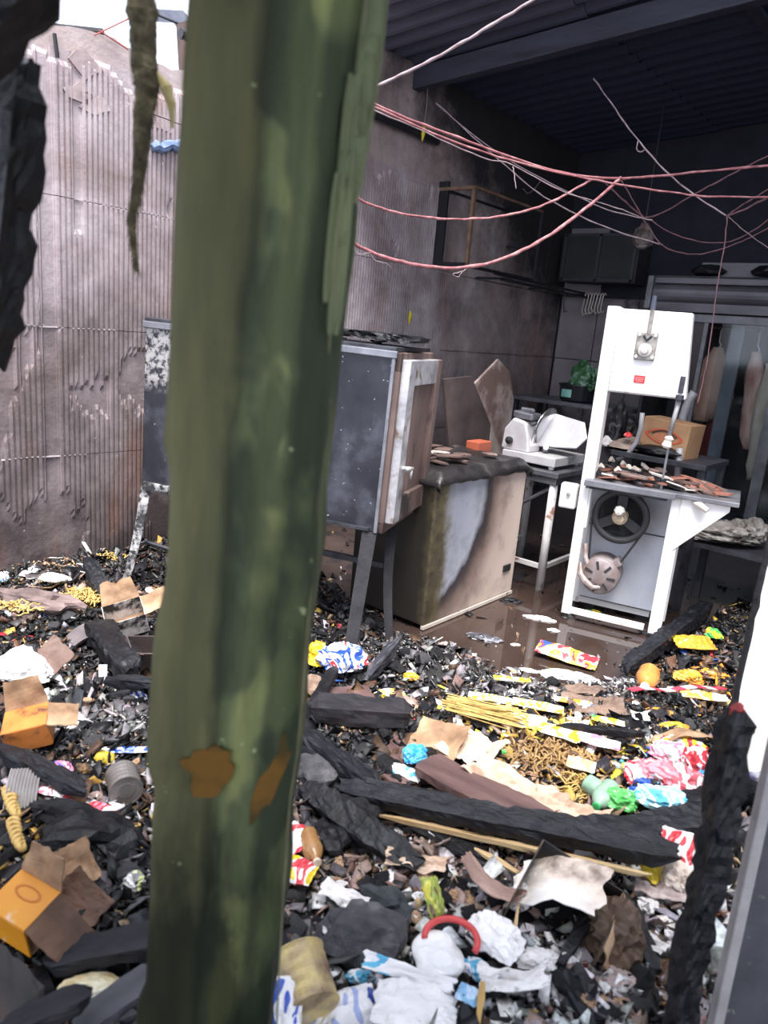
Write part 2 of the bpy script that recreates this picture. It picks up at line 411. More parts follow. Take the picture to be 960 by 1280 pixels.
RUSTPANEL = mat('scorched_panel', [(0.3,(0.06,0.035,0.03)),(0.6,(0.17,0.115,0.10)),(0.8,(0.26,0.20,0.18))], 0.6, 4, stretch=(1,1,0.4), spots=(0.03,0.025,0.025), sscale=5, sth=0.6)
CHIPPED = mat('chipped_grey_paint', [(0.42,(0.03,0.03,0.034)),(0.52,(0.24,0.235,0.235)),(0.7,(0.52,0.50,0.49))], 0.7, 14, spots=(0.02,0.02,0.023), sscale=24, sth=0.52)
oB = Vector((1.825, 0.53, 0)); odx = Vector((0.93, 0.36, 0)).normalized(); oL, oW = 1.36, 0.56
oA = oB - odx*oL
oz0, oz1 = 0.69, 1.555
oven = empty('bakery_oven', 'soot-blackened steel cabinet oven on tall legs beside the scorched chest freezer', 'oven', (oA.x, oA.y, 0.0), (0, R(1.3), math.atan2(odx.y, odx.x)))
q = M(); q.box((oL/2, oW/2, (oz0+oz1)/2), (oL, oW, oz1-oz0)); q.build('body', OVENM, oven, bevel=0.006)
q = M(); q.box((oL/2, -0.006, oz1-0.012), (oL+0.015, 0.022, 0.035)); q.build('top_rail', STEEL, oven, bevel=0.005)
q = M(); q.box((oL/2, oW/2, oz1+0.012), (oL, oW+0.02, 0.02)); q.build('top_plate', DARKMETAL, oven, bevel=0.003)
q = M(); q.box((oL-0.008, -0.005, (oz0+oz1)/2), (0.018, 0.014, oz1-oz0)); q.build('corner_strip', STEEL, oven, bevel=0.003)
q = M(); q.box((oL*0.62, -0.008, oz0+0.012), (oL*0.7, 0.016, 0.014)); q.build('lower_rail', DARKMETAL, oven)
q = M(); q.box((0.10, -0.010, oz0+0.008), (0.16, 0.02, 0.045)); q.build('lower_rail', CHIPPED, oven)
# door side (right end): frame, recess, ajar door
q = M()
for c, d in (((oL+0.012, oW/2, oz1-0.045),(0.03,oW,0.09)), ((oL+0.012, oW/2, oz0+0.03),(0.03,oW,0.06)), ((oL+0.012, 0.02, (oz0+oz1)/2),(0.03,0.04,oz1-oz0)), ((oL+0.012, oW-0.02, (oz0+oz1)/2),(0.03,0.04,oz1-oz0))): q.box(c, d)
q.build('door_frame', RUSTPANEL, oven, bevel=0.004)
door = bpy.data.objects.new('door', None); COL.objects.link(door); door.parent = oven
door.location = (oL+0.03, oW+0.01, 0); door.rotation_euler = (0, 0, R(-1))
dz0, dz1 = oz0+0.05, oz1-0.03; dw = oW - 0.02
q = M(); q.box((0.024, -dw+0.04, (dz0+dz1)/2), (0.048,0.09,dz1-dz0)); q.build('near_stile', PALESTEEL, door, bevel=0.004)
q = M(); q.box((0.022,-dw/2,dz1-0.06),(0.045,dw-0.17,0.12)); q.build('top_rail', PALESTEEL, door, bevel=0.004)
q = M(); q.box((0.022,-0.035,(dz0+dz1)/2),(0.045,0.07,dz1-dz0)); q.box((0.020,-dw/2,dz0+0.06),(0.04,dw-0.16,0.12)); q.build('far_stile', RUSTPANEL, door, bevel=0.004)
q = M(); q.box((0.012, -dw/2+0.02, (dz0+dz1)/2), (0.014, dw-0.13, dz1-dz0-0.2)); q.build('door_panel', RUSTPANEL, door)
q = M(); q.tube([(0.03,-dw+0.055,dz0+0.27),(0.075,-dw+0.055,dz0+0.27)], 0.013, 10); q.tube([(0.07,-dw+0.035,dz0+0.275),(0.074,-dw+0.12,dz0+0.265)], [0.013,0.010], 10); q.tube([(0.073,-dw+0.105,dz0+0.266),(0.075,-dw+0.103,dz0+0.215)], [0.010,0.007], 8)
q.build('latch_handle', mat('bare_latch', (0.62,0.60,0.58), 0.35, metal=0.5), door, smooth=True)
LEGM = mat('scorched_leg', [(0.3,(0.008,0.008,0.010)),(0.6,(0.022,0.021,0.024)),(0.8,(0.085,0.08,0.083))], 0.5, 9, bmp=0.3, spec=0.25)
# legs (angle sections, bent by the heat)
def leg(p0, p1, w, m_, bend=0.0):
    g = M(); k = 8; p0 = Vector(p0); p1 = Vector(p1)
    for i in range(k+1):
        t = i/k; c = p0.lerp(p1, t) + Vector((bend*math.sin(t*math.pi), bend*0.5*math.sin(t*math.pi), 0))
        ww = w*(1 - 0.25*t)
        for a, b_ in ((0,0),(ww,0),(ww,0.005),(0.005,0.005),(0.005,ww),(0,ww)): g.v.append((c.x+a, c.y+b_, c.z))
    for i in range(k):
        for j in range(6): g.f.append((i*6+j, i*6+(j+1)%6, (i+1)*6+(j+1)%6, (i+1)*6+j))
    g.f += [tuple(range(6)), tuple(range(k*6, k*6+6))[::-1]]
    return g.build('leg', m_, oven)
leg((oL-0.075, -0.004, oz0), (oL+0.0, -0.33, 0.03), 0.075, LEGM)
leg((0.0, -0.004, oz0), (-0.06, -0.08, 0.12), 0.062, CHIPPED, 0.01)
leg((oL-0.05, oW-0.25, oz0), (oL+0.13, 0.0, 0.03), 0.055, LEGM, -0.02)
leg((0.03, oW-0.08, oz0), (0.0, oW-0.06, 0.1), 0.06, CHARWOOD)
q = M(); q.box((oL/2, oW*0.6, 0.42), (oL-0.1, 0.03, 0.03)); q.build('stretcher', DARKMETAL, oven)
q = M(); q.tube([(oL*0.35, 0.02, 0.34),(0.02, 0.03, 0.37)], 0.012, 6); q.build('stretcher', DARKMETAL, oven)
OM = oven.matrix_basis.copy()
def on_oven(x, y, z): 
    e = Matrix.Translation(oven.location) @ oven.rotation_euler.to_matrix().to_4x4(); return e @ Vector((x, y, z))
rc = random.Random(9)
def shard_mesh(rnd, a, b, th, ragged=0.3):
    n = rnd.randint(5, 8); ang = sorted(rnd.uniform(0, 2*math.pi) for _ in range(n))
    poly = [(a*math.cos(2*math.pi*k/n + rnd.uniform(-.3,.3))*rnd.uniform(1-ragged,1.1), b*math.sin(2*math.pi*k/n + rnd.uniform(-.3,.3))*rnd.uniform(1-ragged,1.1)) for k in range(n)]
    g = M(); g.prism(poly, th); return g
# charred boards and flakes on top of the oven
def plankmesh(L, w, h, seed, crack=0.35, rag=0.04, seg=0.02):
    """charred timber along +X, alligator-cracked, broken ends; centred on its axis"""
    g = M(); n = max(6, int(L/seg)); per = []
    for s_, cnt in (((-w/2,-h/2,w/2,-h/2),6),((w/2,-h/2,w/2,h/2),4),((w/2,h/2,-w/2,h/2),6),((-w/2,h/2,-w/2,-h/2),4)):
        for k in range(cnt): t = k/cnt; per.append((s_[0]+(s_[2]-s_[0])*t, s_[1]+(s_[3]-s_[1])*t))
    k = len(per); dmax = min(w, h)
    for i in range(n+1):
        x = L*(i/n - 0.5)
        for a, b_ in per:
            P = Vector((x, a, b_ + seed*3.1))
            d, _ = mn.voronoi(Vector((x/0.055, a/0.04, b_/0.04 + seed*7.7)))
            cr = max(0, 1 - (d[1]-d[0])/0.22)*crack*dmax*0.22
            bump_ = 0.10*dmax*mn.noise(P*9) + 0.05*dmax*mn.noise(P*31)
            s_ = 1 - (cr - bump_)/ (dmax*0.5)
            e = min(i, n-i)*L/n
            if e < rag*2: s_ *= 0.55 + 0.45*sst(0, rag*2, e)
            xx = x
            if i in (0, n): xx += (1 if i else -1)*rag*mn.noise(Vector((a*40, b_*40, seed + i)))
            g.v.append((xx, a*s_, b_*s_))
    for i in range(n):
        for j in range(k): g.f.append((i*k+j, i*k+(j+1)%k, (i+1)*k+(j+1)%k, (i+1)*k+j))
    g.f += [tuple(range(k))[::-1], tuple(range(n*k, n*k+k))]
    return g
def along(p0, p1, roll=0.0):
    x = (p1 - p0).normalized(); y = Vector((0,0,1)).cross(x)
    y = y.normalized() if y.length > 1e-4 else Vector((0,1,0)); z = x.cross(y)
    mm = Matrix((x, y, z)).transposed()
    return (mm @ Matrix.Rotation(roll, 3, 'X')).to_euler()
def plank(name, label, cat, p0, p1, w, h, seed, mt=None, roll=0.0, crack=0.35, rag=0.03, group=None):
    p0 = Vector(p0); p1 = Vector(p1)
    o = plankmesh((p1-p0).length, w, h, seed, crack, rag).build(name, mt or CHARWOOD, loc=(p0+p1)/2, rot=along(p0, p1, roll))
    return tag(o, label, cat, group)
a, b = on_oven(oL-0.42, 0.25, oz1+0.058), on_oven(oL+0.06, 0.24, oz1+0.062)
plank('charred_board', 'burnt flat board lying on top of the steel oven', 'board', a, b, 0.26, 0.035, 3, CHAR, crack=0.2)
a, b = on_oven(0.12, 0.1, oz1+0.04), on_oven(0.34, 0.2, oz1+0.11)
plank('charred_splinter', 'pointed black splinter sticking up at the left end of the oven top', 'splinter', a, b, 0.03, 0.02, 4, CHAR)
for i in range(16):
    g = shard_mesh(rc, rc.uniform(.03,.07), rc.uniform(.02,.05), 0.006)
    o = g.build('ash_flake', ASHB, loc=on_oven(rc.uniform(oL-0.75, oL-0.08), rc.uniform(0.02,0.40), oz1+0.03+rc.uniform(0,0.02)), rot=(rc.uniform(-.2,.2), rc.uniform(-.2,.2), rc.uniform(0,6)))
    tag(o, 'curled ash flake lying on top of the steel oven', 'flake', 'ash flakes on the oven top')

# ---- chest freezer ---------------------------------------------------------
def freezer_mat():
    mt, nt, p = nt_new('scorched_freezer')
    tc = nt.nodes.new('ShaderNodeTexCoord'); sp = nt.nodes.new('ShaderNodeSeparateXYZ'); nt.links.new(tc.outputs['Object'], sp.inputs[0])
    def mth(op, a, b=0.0):
        x = nt.nodes.new('ShaderNodeMath'); x.operation = op
        for s_, v in zip(x.inputs, (a, b)):
            if isinstance(v, bpy.types.NodeSocket): nt.links.new(v, s_)
            else: s_.default_value = v
        return x.outputs[0]
    n = tex(nt, 5, 5); nz = mth('MULTIPLY', mth('SUBTRACT', n.outputs['Fac'], 0.5), 0.22)
    # object origin = near lower corner of the front; Y along the front, Z up
    dy = mth('DIVIDE', mth('SUBTRACT', sp.outputs['Y'], -0.10), 0.64); dzz = mth('DIVIDE', mth('SUBTRACT', sp.outputs['Z'], 0.72), 0.66)
    d = mth('ADD', mth('SQRT', mth('ADD', mth('MULTIPLY', dy, dy), mth('MULTIPLY', dzz, dzz))), nz)
    edge = ramp(nt, [(0.0,(0.20,0.21,0.24)),(0.30,(0.27,0.28,0.33)),(0.44,(0.33,0.34,0.39)),(0.478,(0.03,0.026,0.03)),(0.515,(0.06,0.042,0.04)),(0.58,(0.22,0.16,0.135)),(0.68,(0.46,0.36,0.31)),(0.82,(0.58,0.47,0.40))])
    nt.links.new(mth('MULTIPLY', d, 0.5), edge.inputs['Fac'])
    # soot-brown and yellowed corner at the near end
    yl = nt.nodes.new('ShaderNodeMapRange'); nt.links.new(mth('ADD', sp.outputs['Y'], nz), yl.inputs[0]); yl.inputs[1].default_value = 0.19; yl.inputs[2].default_value = 0.09
    c = mix(nt, yl.outputs[0], edge.outputs['Color'], (0.11,0.09,0.045))
    yd = nt.nodes.new('ShaderNodeMapRange'); nt.links.new(mth('ADD', sp.outputs['Y'], mth('MULTIPLY', nz, 1.2)), yd.inputs[0]); yd.inputs[1].default_value = 0.14; yd.inputs[2].default_value = 0.06
    bx = nt.nodes.new('ShaderNodeMapRange'); nt.links.new(mth('ADD', sp.outputs['X'], mth('MULTIPLY', nz, 0.5)), bx.inputs[0]); bx.inputs[1].default_value = 0.0; bx.inputs[2].default_value = -0.06
    n2 = tex(nt, 16, 6, 0.7); kk = ramp(nt, [(0.38,(1,1,1)),(0.58,(0.3,0.3,0.3))]); nt.links.new(n2.outputs['Fac'], kk.inputs['Fac'])
    c = mix(nt, mth('MULTIPLY', yd.outputs[0], kk.outputs['Color']), c, (0.035,0.026,0.018))
    c = mix(nt, bx.outputs[0], c, (0.022,0.018,0.014))
    n4 = tex(nt, 30, 3); k4 = ramp(nt, [(0.68,(0,0,0)),(0.73,(0.8,0.8,0.8))]); nt.links.new(n4.outputs['Fac'], k4.inputs['Fac'])
    c = mix(nt, k4.outputs['Color'], c, (0.14,0.09,0.07))
    nt.links.new(c, p.inputs['Base Color']); p.inputs['Roughness'].default_value = 0.5
    return mt
fx0, fx1, fy0, fy1 = 1.26, 1.82, 1.03, 2.0
fz = empty('chest_freezer', 'tan chest freezer with a scorched grey patch and burnt black lid', 'freezer', (fx1, fy0, 0.01))
q = M(); q.box((-(fx1-fx0)/2, (fy1-fy0)/2, 0.435), (fx1-fx0, fy1-fy0, 0.83)); q.build('body', freezer_mat(), fz, bevel=0.012)
q = M(); q.box((-0.004, (fy1-fy0)/2, 0.012), (0.02, fy1-fy0, 0.02)); q.build('bottom_rim', mat('tan_rim',(0.55,0.47,0.41),0.5), fz)
lidm = mat('burnt_lid', [(0.3,(0.008,0.008,0.009)),(0.6,(0.028,0.025,0.026)),(0.8,(0.12,0.11,0.11))], 0.35, 7, bmp=0.5, bscale=22)
q = M()
def lidf(u, v):
    x = -(fx1-fx0) - 0.02 + (fx1-fx0+0.05)*u; y = -0.02 + (fy1-fy0+0.04)*v
    e = min(u, 1-u, v, 1-v); z = 0.905 - 0.065*(1 - sst(0, 0.07, e)) + 0.010*mn.noise(Vector((x*9, y*9, 0))) + 0.006*mn.noise(Vector((x*25, y*25, 3)))
    return (x, y, z)
q.sheet(lidf, 26, 36, 0.055); q.build('lid', lidm, fz, smooth=True)
q = M(); q.box((0.004, 0.86, 0.20), (0.012, 0.085, 0.045)); q.build('vent_grille', mat('black_plastic',(0.02,0.02,0.02),0.5), fz, bevel=0.003)
for k in range(4):
    q = M(); q.box((0.011, 0.832 + k*0.018, 0.20), (0.004, 0.006, 0.035)); q.build('grille_slat', MATS['black_plastic'], fz)
# broken roofing pieces on the freezer lid
SHARDR = mat('roof_shard', [(0.3,(0.07,0.045,0.04)),(0.55,(0.20,0.13,0.11)),(0.75,(0.36,0.28,0.25))], 0.75, 5, bmp=0.2)
SHARDS = [SHARDR, mat('red_shard', [(0.3,(0.14,0.05,0.035)),(0.7,(0.34,0.14,0.095))], 0.7, 6), mat('pale_shard', [(0.3,(0.36,0.30,0.27)),(0.7,(0.60,0.54,0.50))], 0.8, 6), CHAR, mat('brown_shard', [(0.3,(0.05,0.03,0.026)),(0.7,(0.16,0.10,0.085))], 0.7, 6)]
for i in range(26):
    g = shard_mesh(rc, rc.uniform(.05,.14), rc.uniform(.025,.06), 0.008)
    x = rc.uniform(-0.50, -0.10); y = rc.uniform(0.05, 0.80 + x*0.4)
    o = g.build('roof_shard', SHARDS[rc.choice((0,0,4,4,3,2))], loc=(fx1+x, fy0+y, 0.925 + 0.0025*i*0.5 + 0.006), rot=(rc.uniform(-.1,.1), rc.uniform(-.1,.1), rc.uniform(-.6,.6)+0.7))
    tag(o, 'flat broken roofing shard on the burnt freezer lid', 'shard', 'broken roofing shards on the freezer lid')

# boards leaning behind the freezer
def lean(name, label, cat, pts, X, mt, th=0.012, tilt=None):
    """flat board whose outline is seen at the given pixels, standing in the plane x = X"""
    P = [pX(px, py, X) for px, py in pts]
    for p, (_, py) in zip(P, pts):
        if py >= 540: p.z = 0.01
    c = sum(P, Vector())/len(P); g = M(); n = len(P)
    g.v = [tuple(p - c + Vector((th/2,0,0))) for p in P] + [tuple(p - c - Vector((th/2,0,0))) for p in P]
    g.f = [tuple(range(n)), tuple(range(n, 2*n))[::-1]] + [(i, n+i, n+(i+1)%n, (i+1)%n) for i in range(n)]
    return tag(g.build(name, mt, loc=c), label, cat)
DARKBOARD = mat('scorched_board', [(0.3,(0.05,0.036,0.036)),(0.7,(0.13,0.095,0.09))], 0.55, 4)
lean('leaning_board', 'dark brown board with a pale edge leaning behind the freezer', 'board', [(553,474),(588,470),(612,530),(616,556),(588,556)], 1.17, DARKBOARD, 0.02)
lean('leaning_board', 'tall pale-topped board leaning beside the meat slicer', 'board', [(590,482),(622,449),(636,466),(641,500),(632,545),(622,548),(612,530)], 1.10, mat('half_scorched_board', [(0.42,(0.20,0.13,0.11)),(0.52,(0.42,0.33,0.30)),(0.7,(0.62,0.55,0.53))], 0.6, 3.2), 0.02)
q = M(); q.box((0,0,0.06),(0.10,0.16,0.11)); o = q.build('plastic_crate', mat('red_crate',(0.42,0.10,0.05),0.5), loc=(1.40,2.06,0.84), bevel=0.006); tag(o, 'small orange-red plastic crate between slicer and freezer', 'crate')

# ---- steel work table with the meat slicer --------------------------------
tb = empty('work_table', 'white-legged metal work table carrying the meat slicer', 'table', (1.66, 2.52, 0.0))
q = M(); q.box((0,0,0.80),(0.56,0.66,0.035)); q.box((0,0,0.76),(0.53,0.63,0.05)); q.build('table_top', STEEL, tb, bevel=0.004)
LEGP = mat('white_pipe', [(0.3,(0.55,0.52,0.51)),(0.7,(0.80,0.78,0.77))], 0.4, 6, spots=(0.30,0.15,0.10), sscale=8, sth=0.64)
for sx in (-1,1):
    for sy in (-1,1):
        q = M(); q.tube([(sx*0.235, sy*0.28, 0.74),(sx*0.24, sy*0.285, 0.0)], 0.028, 12); q.build('leg', LEGP, tb, smooth=True)
for c, d in (((0,-0.285,0.17),(0.46,0.025,0.03)),((0.24,0,0.17),(0.025,0.56,0.03)),((-0.24,0,0.17),(0.025,0.56,0.03))):
    q = M(); q.box(c, d); q.build('stretcher', LEGP, tb)
q = M(); q.tube([(0.2,-0.27,0.7),(-0.2,-0.27,0.40)], 0.012, 8); q.build('brace', STEEL, tb)

sl_ = empty('meat_slicer', 'white metal meat slicer with round blade on the work table', 'slicer', (1.64, 2.46, 0.818), (0,0,R(0)))
ALU = mat('cast_aluminium', [(0.3,(0.52,0.50,0.51)),(0.7,(0.76,0.74,0.74))], 0.32, 6, metal=0.25, spots=(0.2,0.17,0.17), sscale=7, sth=0.72)
q = M(); q.box((0.04,0,0.055),(0.40,0.44,0.06)); 
for sx in (-1,1):
    for sy in (-1,1): q.lathe([(0.02,0),(0.022,0.03)], 10, Matrix.Translation((0.04+sx*0.16, sy*0.18, 0)))
q.build('base', ALU, sl_, bevel=0.012)
q = M()
prof = [(-0.02,0.0),(0.20,0.0),(0.185,0.10),(0.15,0.2),(0.05,0.22),(-0.01,0.14)]
q.prism(prof, 0.16, Matrix.Translation((-0.17, -0.12, 0.085)) @ Matrix.Rotation(R(90), 4, 'X') ); q.build('motor_housing', ALU, sl_, bevel=0.015)
q = M(); q.box((-0.06,-0.12,0.325),(0.15,0.13,0.045),(0,R(4),0)); q.box((-0.06,-0.12,0.36),(0.10,0.03,0.03)); q.build('sharpener_cap', STEEL, sl_, bevel=0.01)
q = M(); q.lathe([(0.02,0),(0.15,0.0),(0.155,0.008),(0.12,0.02),(0.03,0.03)], 36, Matrix.Translation((0.04, -0.02, 0.235)) @ Matrix.Rotation(R(-78), 4, 'Y') @ Matrix.Rotation(R(0), 4, 'X')); q.build('blade', mat('blade_steel',(0.55,0.55,0.57),0.22,metal=0.9), sl_, smooth=True)
q = M(); q.prism([(-0.16,-0.12),(0.14,-0.10),(0.19,-0.02),(0.13,0.09),(-0.16,0.14)], 0.014, Matrix.Translation((0.17,-0.02,0.235)) @ Matrix.Rotation(R(62), 4, 'X') @ Matrix.Rotation(R(-6),4,'Y')); q.build('feed_plate', ALU, sl_, bevel=0.004)
q = M(); q.tube([(0.05,0.0,0.07),(0.10,-0.10,0.13)],0.02,8); q.build('carriage_arm', STEEL, sl_)
q = M(); q.lathe([(0.0,0),(0.024,0.0),(0.026,0.02),(0.0,0.03)],14, Matrix.Translation((-0.12,-0.205,0.15)) @ Matrix.Rotation(R(90),4,'X')); q.build('dial', MATS['black_plastic'], sl_)
q = M(); q.tube([(0.0,-0.19,0.285),(0.03,-0.20,0.27),(0.06,-0.19,0.29)],0.006,6); q.build('clip', MATS['black_plastic'], sl_)

# ---- meat band saw ----------------------------------------------------------
sw = empty('band_saw', 'tall white butcher band saw with square blade housing and rubble on table', 'band saw', (2.24, 1.90, 0.0), (0,0,R(14)))
# local x to the right along the front, y away from the viewer
q = M(); q.box((0.025, 0.05, 1.22), (0.07, 0.11, 1.27)); q.build('column', WHITEP, sw, bevel=0.006)
q = M(); q.prism([(0.06,1.39),(0.476,1.39),(0.436,1.845),(0.06,1.845)], 0.11, Matrix(((1,0,0,0),(0,0,1,0.055),(0,1,0,0),(0,0,0,1)))); q.build('blade_housing', WHITEP, sw, bevel=0.008)
q = M(); q.prism([(0.068,1.398),(0.466,1.398),(0.428,1.837),(0.068,1.837)], 0.012, Matrix(((1,0,0,0),(0,0,1,-0.006),(0,1,0,0),(0,0,0,1)))); q.build('housing_door', WHITEP, sw, bevel=0.003)
GREYK = mat('grey_metal_knob', [(0.3,(0.16,0.14,0.12)),(0.7,(0.42,0.39,0.36))], 0.5, 25, metal=0.3)
knob = M(); knob.box((0.228,-0.022,1.654),(0.11,0.018,0.15)); kn = knob.build('lock_plate', GREYK, sw, bevel=0.006)
q = M(); q.lathe([(0.036,0),(0.036,0.012),(0.02,0.016),(0.018,0.028),(0.0,0.03)], 20, Matrix.Translation((0.228,-0.03,1.634)) @ Matrix.Rotation(R(90),4,'X')); q.build('boss', mat('pale_boss',(0.5,0.47,0.44),0.4), kn)
for dx in (-0.042, 0.042):
    for dz in (-0.058, 0.058):
        q = M(); q.lathe([(0.010,0),(0.008,0.008),(0,0.009)], 8, Matrix.Translation((0.228+dx,-0.031,1.654+dz)) @ Matrix.Rotation(R(90),4,'X')); q.build('bolt', MATS['pale_boss'], kn)
q = M(); q.tube([(0.21,-0.03,1.71),(0.228,-0.036,1.685),(0.25,-0.03,1.71)],0.008,6); q.build('wing_nut', DARKMETAL, kn)
q = M(); q.tube([(0.232,-0.025,1.72),(0.232,-0.025,1.87)],0.011,8); q.build('tension_rod', GREYK, sw)
q = M(); q.tube([(0.232,-0.025,1.85),(0.232,-0.025,1.92)],[0.014,0.012],8); q.build('rod_cap', mat('blue_grey_cap',(0.06,0.07,0.10),0.5), sw)
q = M(); q.box((0.222,-0.014,1.476),(0.058,0.005,0.040)); rl = q.build('warning_label', mat('red_label',(0.62,0.03,0.035),0.5), sw)
q = M()
for k in range(3): q.box((0.222,-0.017,1.466+k*0.009),(0.045-0.01*(k==0),0.0012,0.0025))
q.build('print_line', mat('pale_print',(0.7,0.35,0.33),0.6), rl)
q = M(); q.box((0.445,-0.020,1.47),(0.026,0.02,0.09)); q.lathe([(0.02,0),(0.022,0.03)],12,Matrix.Translation((0.445,-0.015,1.385))); q.build('guide_block', DARKMETAL, sw, bevel=0.003)
q = M(); q.tube([(0.445,0.0,1.39),(0.425,-0.005,1.18)],0.013,8); q.build('guide_bar', mat('grey_bar',(0.33,0.32,0.33),0.45,metal=0.3), sw, smooth=True)
q = M(); q.lathe([(0.018,0),(0.027,0.012),(0.02,0.04),(0.024,0.055),(0.012,0.07),(0,0.07)],12,Matrix.Translation((0.42,-0.005,1.12)) @ Matrix.Rotation(R(8),4,'Y')); q.build('blade_guide', mat('pale_plastic',(0.66,0.61,0.55),0.5), sw)
q = M(); q.box((0.432,0.012,1.14),(0.012,0.001,0.56)); q.build('saw_blade', STEEL, sw)
# table
q = M(); q.box((0.43,0.17,0.873),(0.82,0.44,0.026)); q.build('table_top', STEEL, sw, bevel=0.004)
q = M(); q.box((0.27,-0.058,0.866),(0.50,0.02,0.035)); q.build('table_rail', STEEL, sw, bevel=0.003)
# frame
for x, d in ((0.02,0.055),(0.535,0.07)):
    for y in (0.0, 0.26):
        q = M(); q.box((x, y, 0.45), (d, 0.03, 0.82)); q.build('leg', WHITEP, sw, bevel=0.004)
        q = M(); q.lathe([(0.022,0),(0.024,0.012),(0.014,0.018),(0.014,0.04)],12,Matrix.Translation((x,y,0))); q.build('foot', MATS['black_plastic'], sw)
q = M(); q.box((0.25,0.0,0.065),(0.45,0.03,0.035)); q.build('lower_rail', WHITEP, sw, bevel=0.003)
q = M(); q.box((0.25,0.26,0.065),(0.45,0.03,0.035)); q.build('lower_rail', WHITEP, sw)
q = M(); q.box((0.25,0.0,0.842),(0.45,0.03,0.03)); q.build('upper_rail', DARKMETAL, sw)
q = M(); q.prism([(0.55,0.858),(0.80,0.858),(0.80,0.825),(0.55,0.555)], 0.05, Matrix.Translation((0,0.0,0)) @ Matrix(((1,0,0,0),(0,0,1,0),(0,1,0,0),(0,0,0,1)))); q.build('table_bracket', WHITEP, sw, bevel=0.004)
q = M(); q.box((0.27,0.22,0.47),(0.47,0.006,0.74)); q.build('back_panel', mat('pale_blue_panel',[(0.3,(0.42,0.44,0.50)),(0.7,(0.60,0.62,0.68))],0.4,4), sw)
q = M(); q.box((0.27,0.214,0.57),(0.46,0.012,0.006)); q.build('panel_seam', DARKMETAL, sw)
# lower wheel with spokes
wh = bpy.data.objects.new('wheel', None); COL.objects.link(wh); wh.parent = sw; wh.location = (0.233, 0.08, 0.675); wh.rotation_euler = (R(90),0,0)
q = M(); q.lathe([(0.128,-0.02),(0.162,-0.02),(0.165,0),(0.162,0.02),(0.128,0.02),(0.128,-0.02)], 36); q.build('rim', mat('black_iron',(0.03,0.03,0.032),0.55), wh, smooth=True)
q = M()
for k in range(3):
    a = R(90 + 120*k); q.box((0.075*math.cos(a),0.075*math.sin(a),0),(0.13,0.055,0.018),(0,0,a))
q.build('spoke', MATS['black_iron'], wh)
q = M(); q.lathe([(0.045,-0.02),(0.045,0.03),(0.03,0.04),(0.03,0.075),(0.0,0.08)],16); q.build('hub', mat('brass_hub',[(0.3,(0.30,0.20,0.11)),(0.7,(0.62,0.52,0.38))],0.5,30), wh)
q = M(); q.lathe([(0.0,0.07),(0.025,0.07),(0.032,0.09),(0.02,0.12),(0.0,0.125)],8,Matrix.Translation((0,0.05,0))); q.build('hub_cap', MATS['pale_plastic'], wh)
# motor
mo = bpy.data.objects.new('motor', None); COL.objects.link(mo); mo.parent = sw; mo.location = (0.176,0.10,0.303); mo.rotation_euler = (R(90),0,R(0))
q = M(); q.lathe([(0.0,-0.12),(0.10,-0.12),(0.112,-0.1),(0.112,0.07),(0.10,0.085),(0.03,0.09),(0.0,0.09)],28); q.build('casing', mat('rusty_motor',[(0.3,(0.12,0.07,0.055)),(0.55,(0.22,0.18,0.18)),(0.8,(0.36,0.34,0.35))],0.5,9), mo, smooth=True)
for k in range(7):
    a = R(360/7*k); q = M(); q.box((0.07*math.cos(a),0.07*math.sin(a),0.089),(0.05,0.014,0.004),(0,0,a)); q.build('vent_slot', MATS['black_iron'], mo)
q = M(); q.box((0.075,0.085,0.0),(0.06,0.05,0.10),(0,0,R(40))); q.build('terminal_box', MATS['rusty_motor'], mo, bevel=0.006)
q = M(); q.tube([(0.075,0.07,0.64),(0.085,0.07,0.50),(0.095,0.075,0.36)],0.007,6); q.tube([(0.37,0.07,0.60),(0.30,0.075,0.45),(0.26,0.075,0.37)],0.007,6); q.build('drive_belt', MATS['black_iron'], sw)
q = M(); q.tube([(0.05,0.04,0.36),(0.07,0.0,0.30),(0.10,-0.01,0.27),(0.15,0.0,0.235),(0.19,0.02,0.24)],[0.01,0.016,0.02,0.016,0.01],8); q.tube([(0.06,0.05,0.48),(0.08,0.03,0.40),(0.11,0.03,0.33)],0.014,8); q.build('motor_bracket', mat('rust_bracket',[(0.3,(0.16,0.09,0.07)),(0.7,(0.50,0.46,0.45))],0.5,14), sw)
q = M(); q.box((-0.075,0.04,0.755),(0.10,0.07,0.15)); sb = q.build('switch_box', WHITEP, sw, bevel=0.012)
q = M(); q.lathe([(0.012,0),(0.012,0.012),(0.0,0.014)],10,Matrix.Translation((-0.07,0.004,0.77))@Matrix.Rotation(R(90),4,'X')); q.build('button', GREYK, sb)
q = M(); q.tube([(0.61,-0.02,0.85),(0.65,-0.05,0.84),(0.69,-0.06,0.82)],[0.014,0.02,0.016],8); q.build('table_clamp', MATS['pale_plastic'], sw)
def sawp(x, y, z): return Matrix.Rotation(R(14), 4, 'Z') @ Vector((x, y, z)) + Vector((2.24, 1.90, 0))
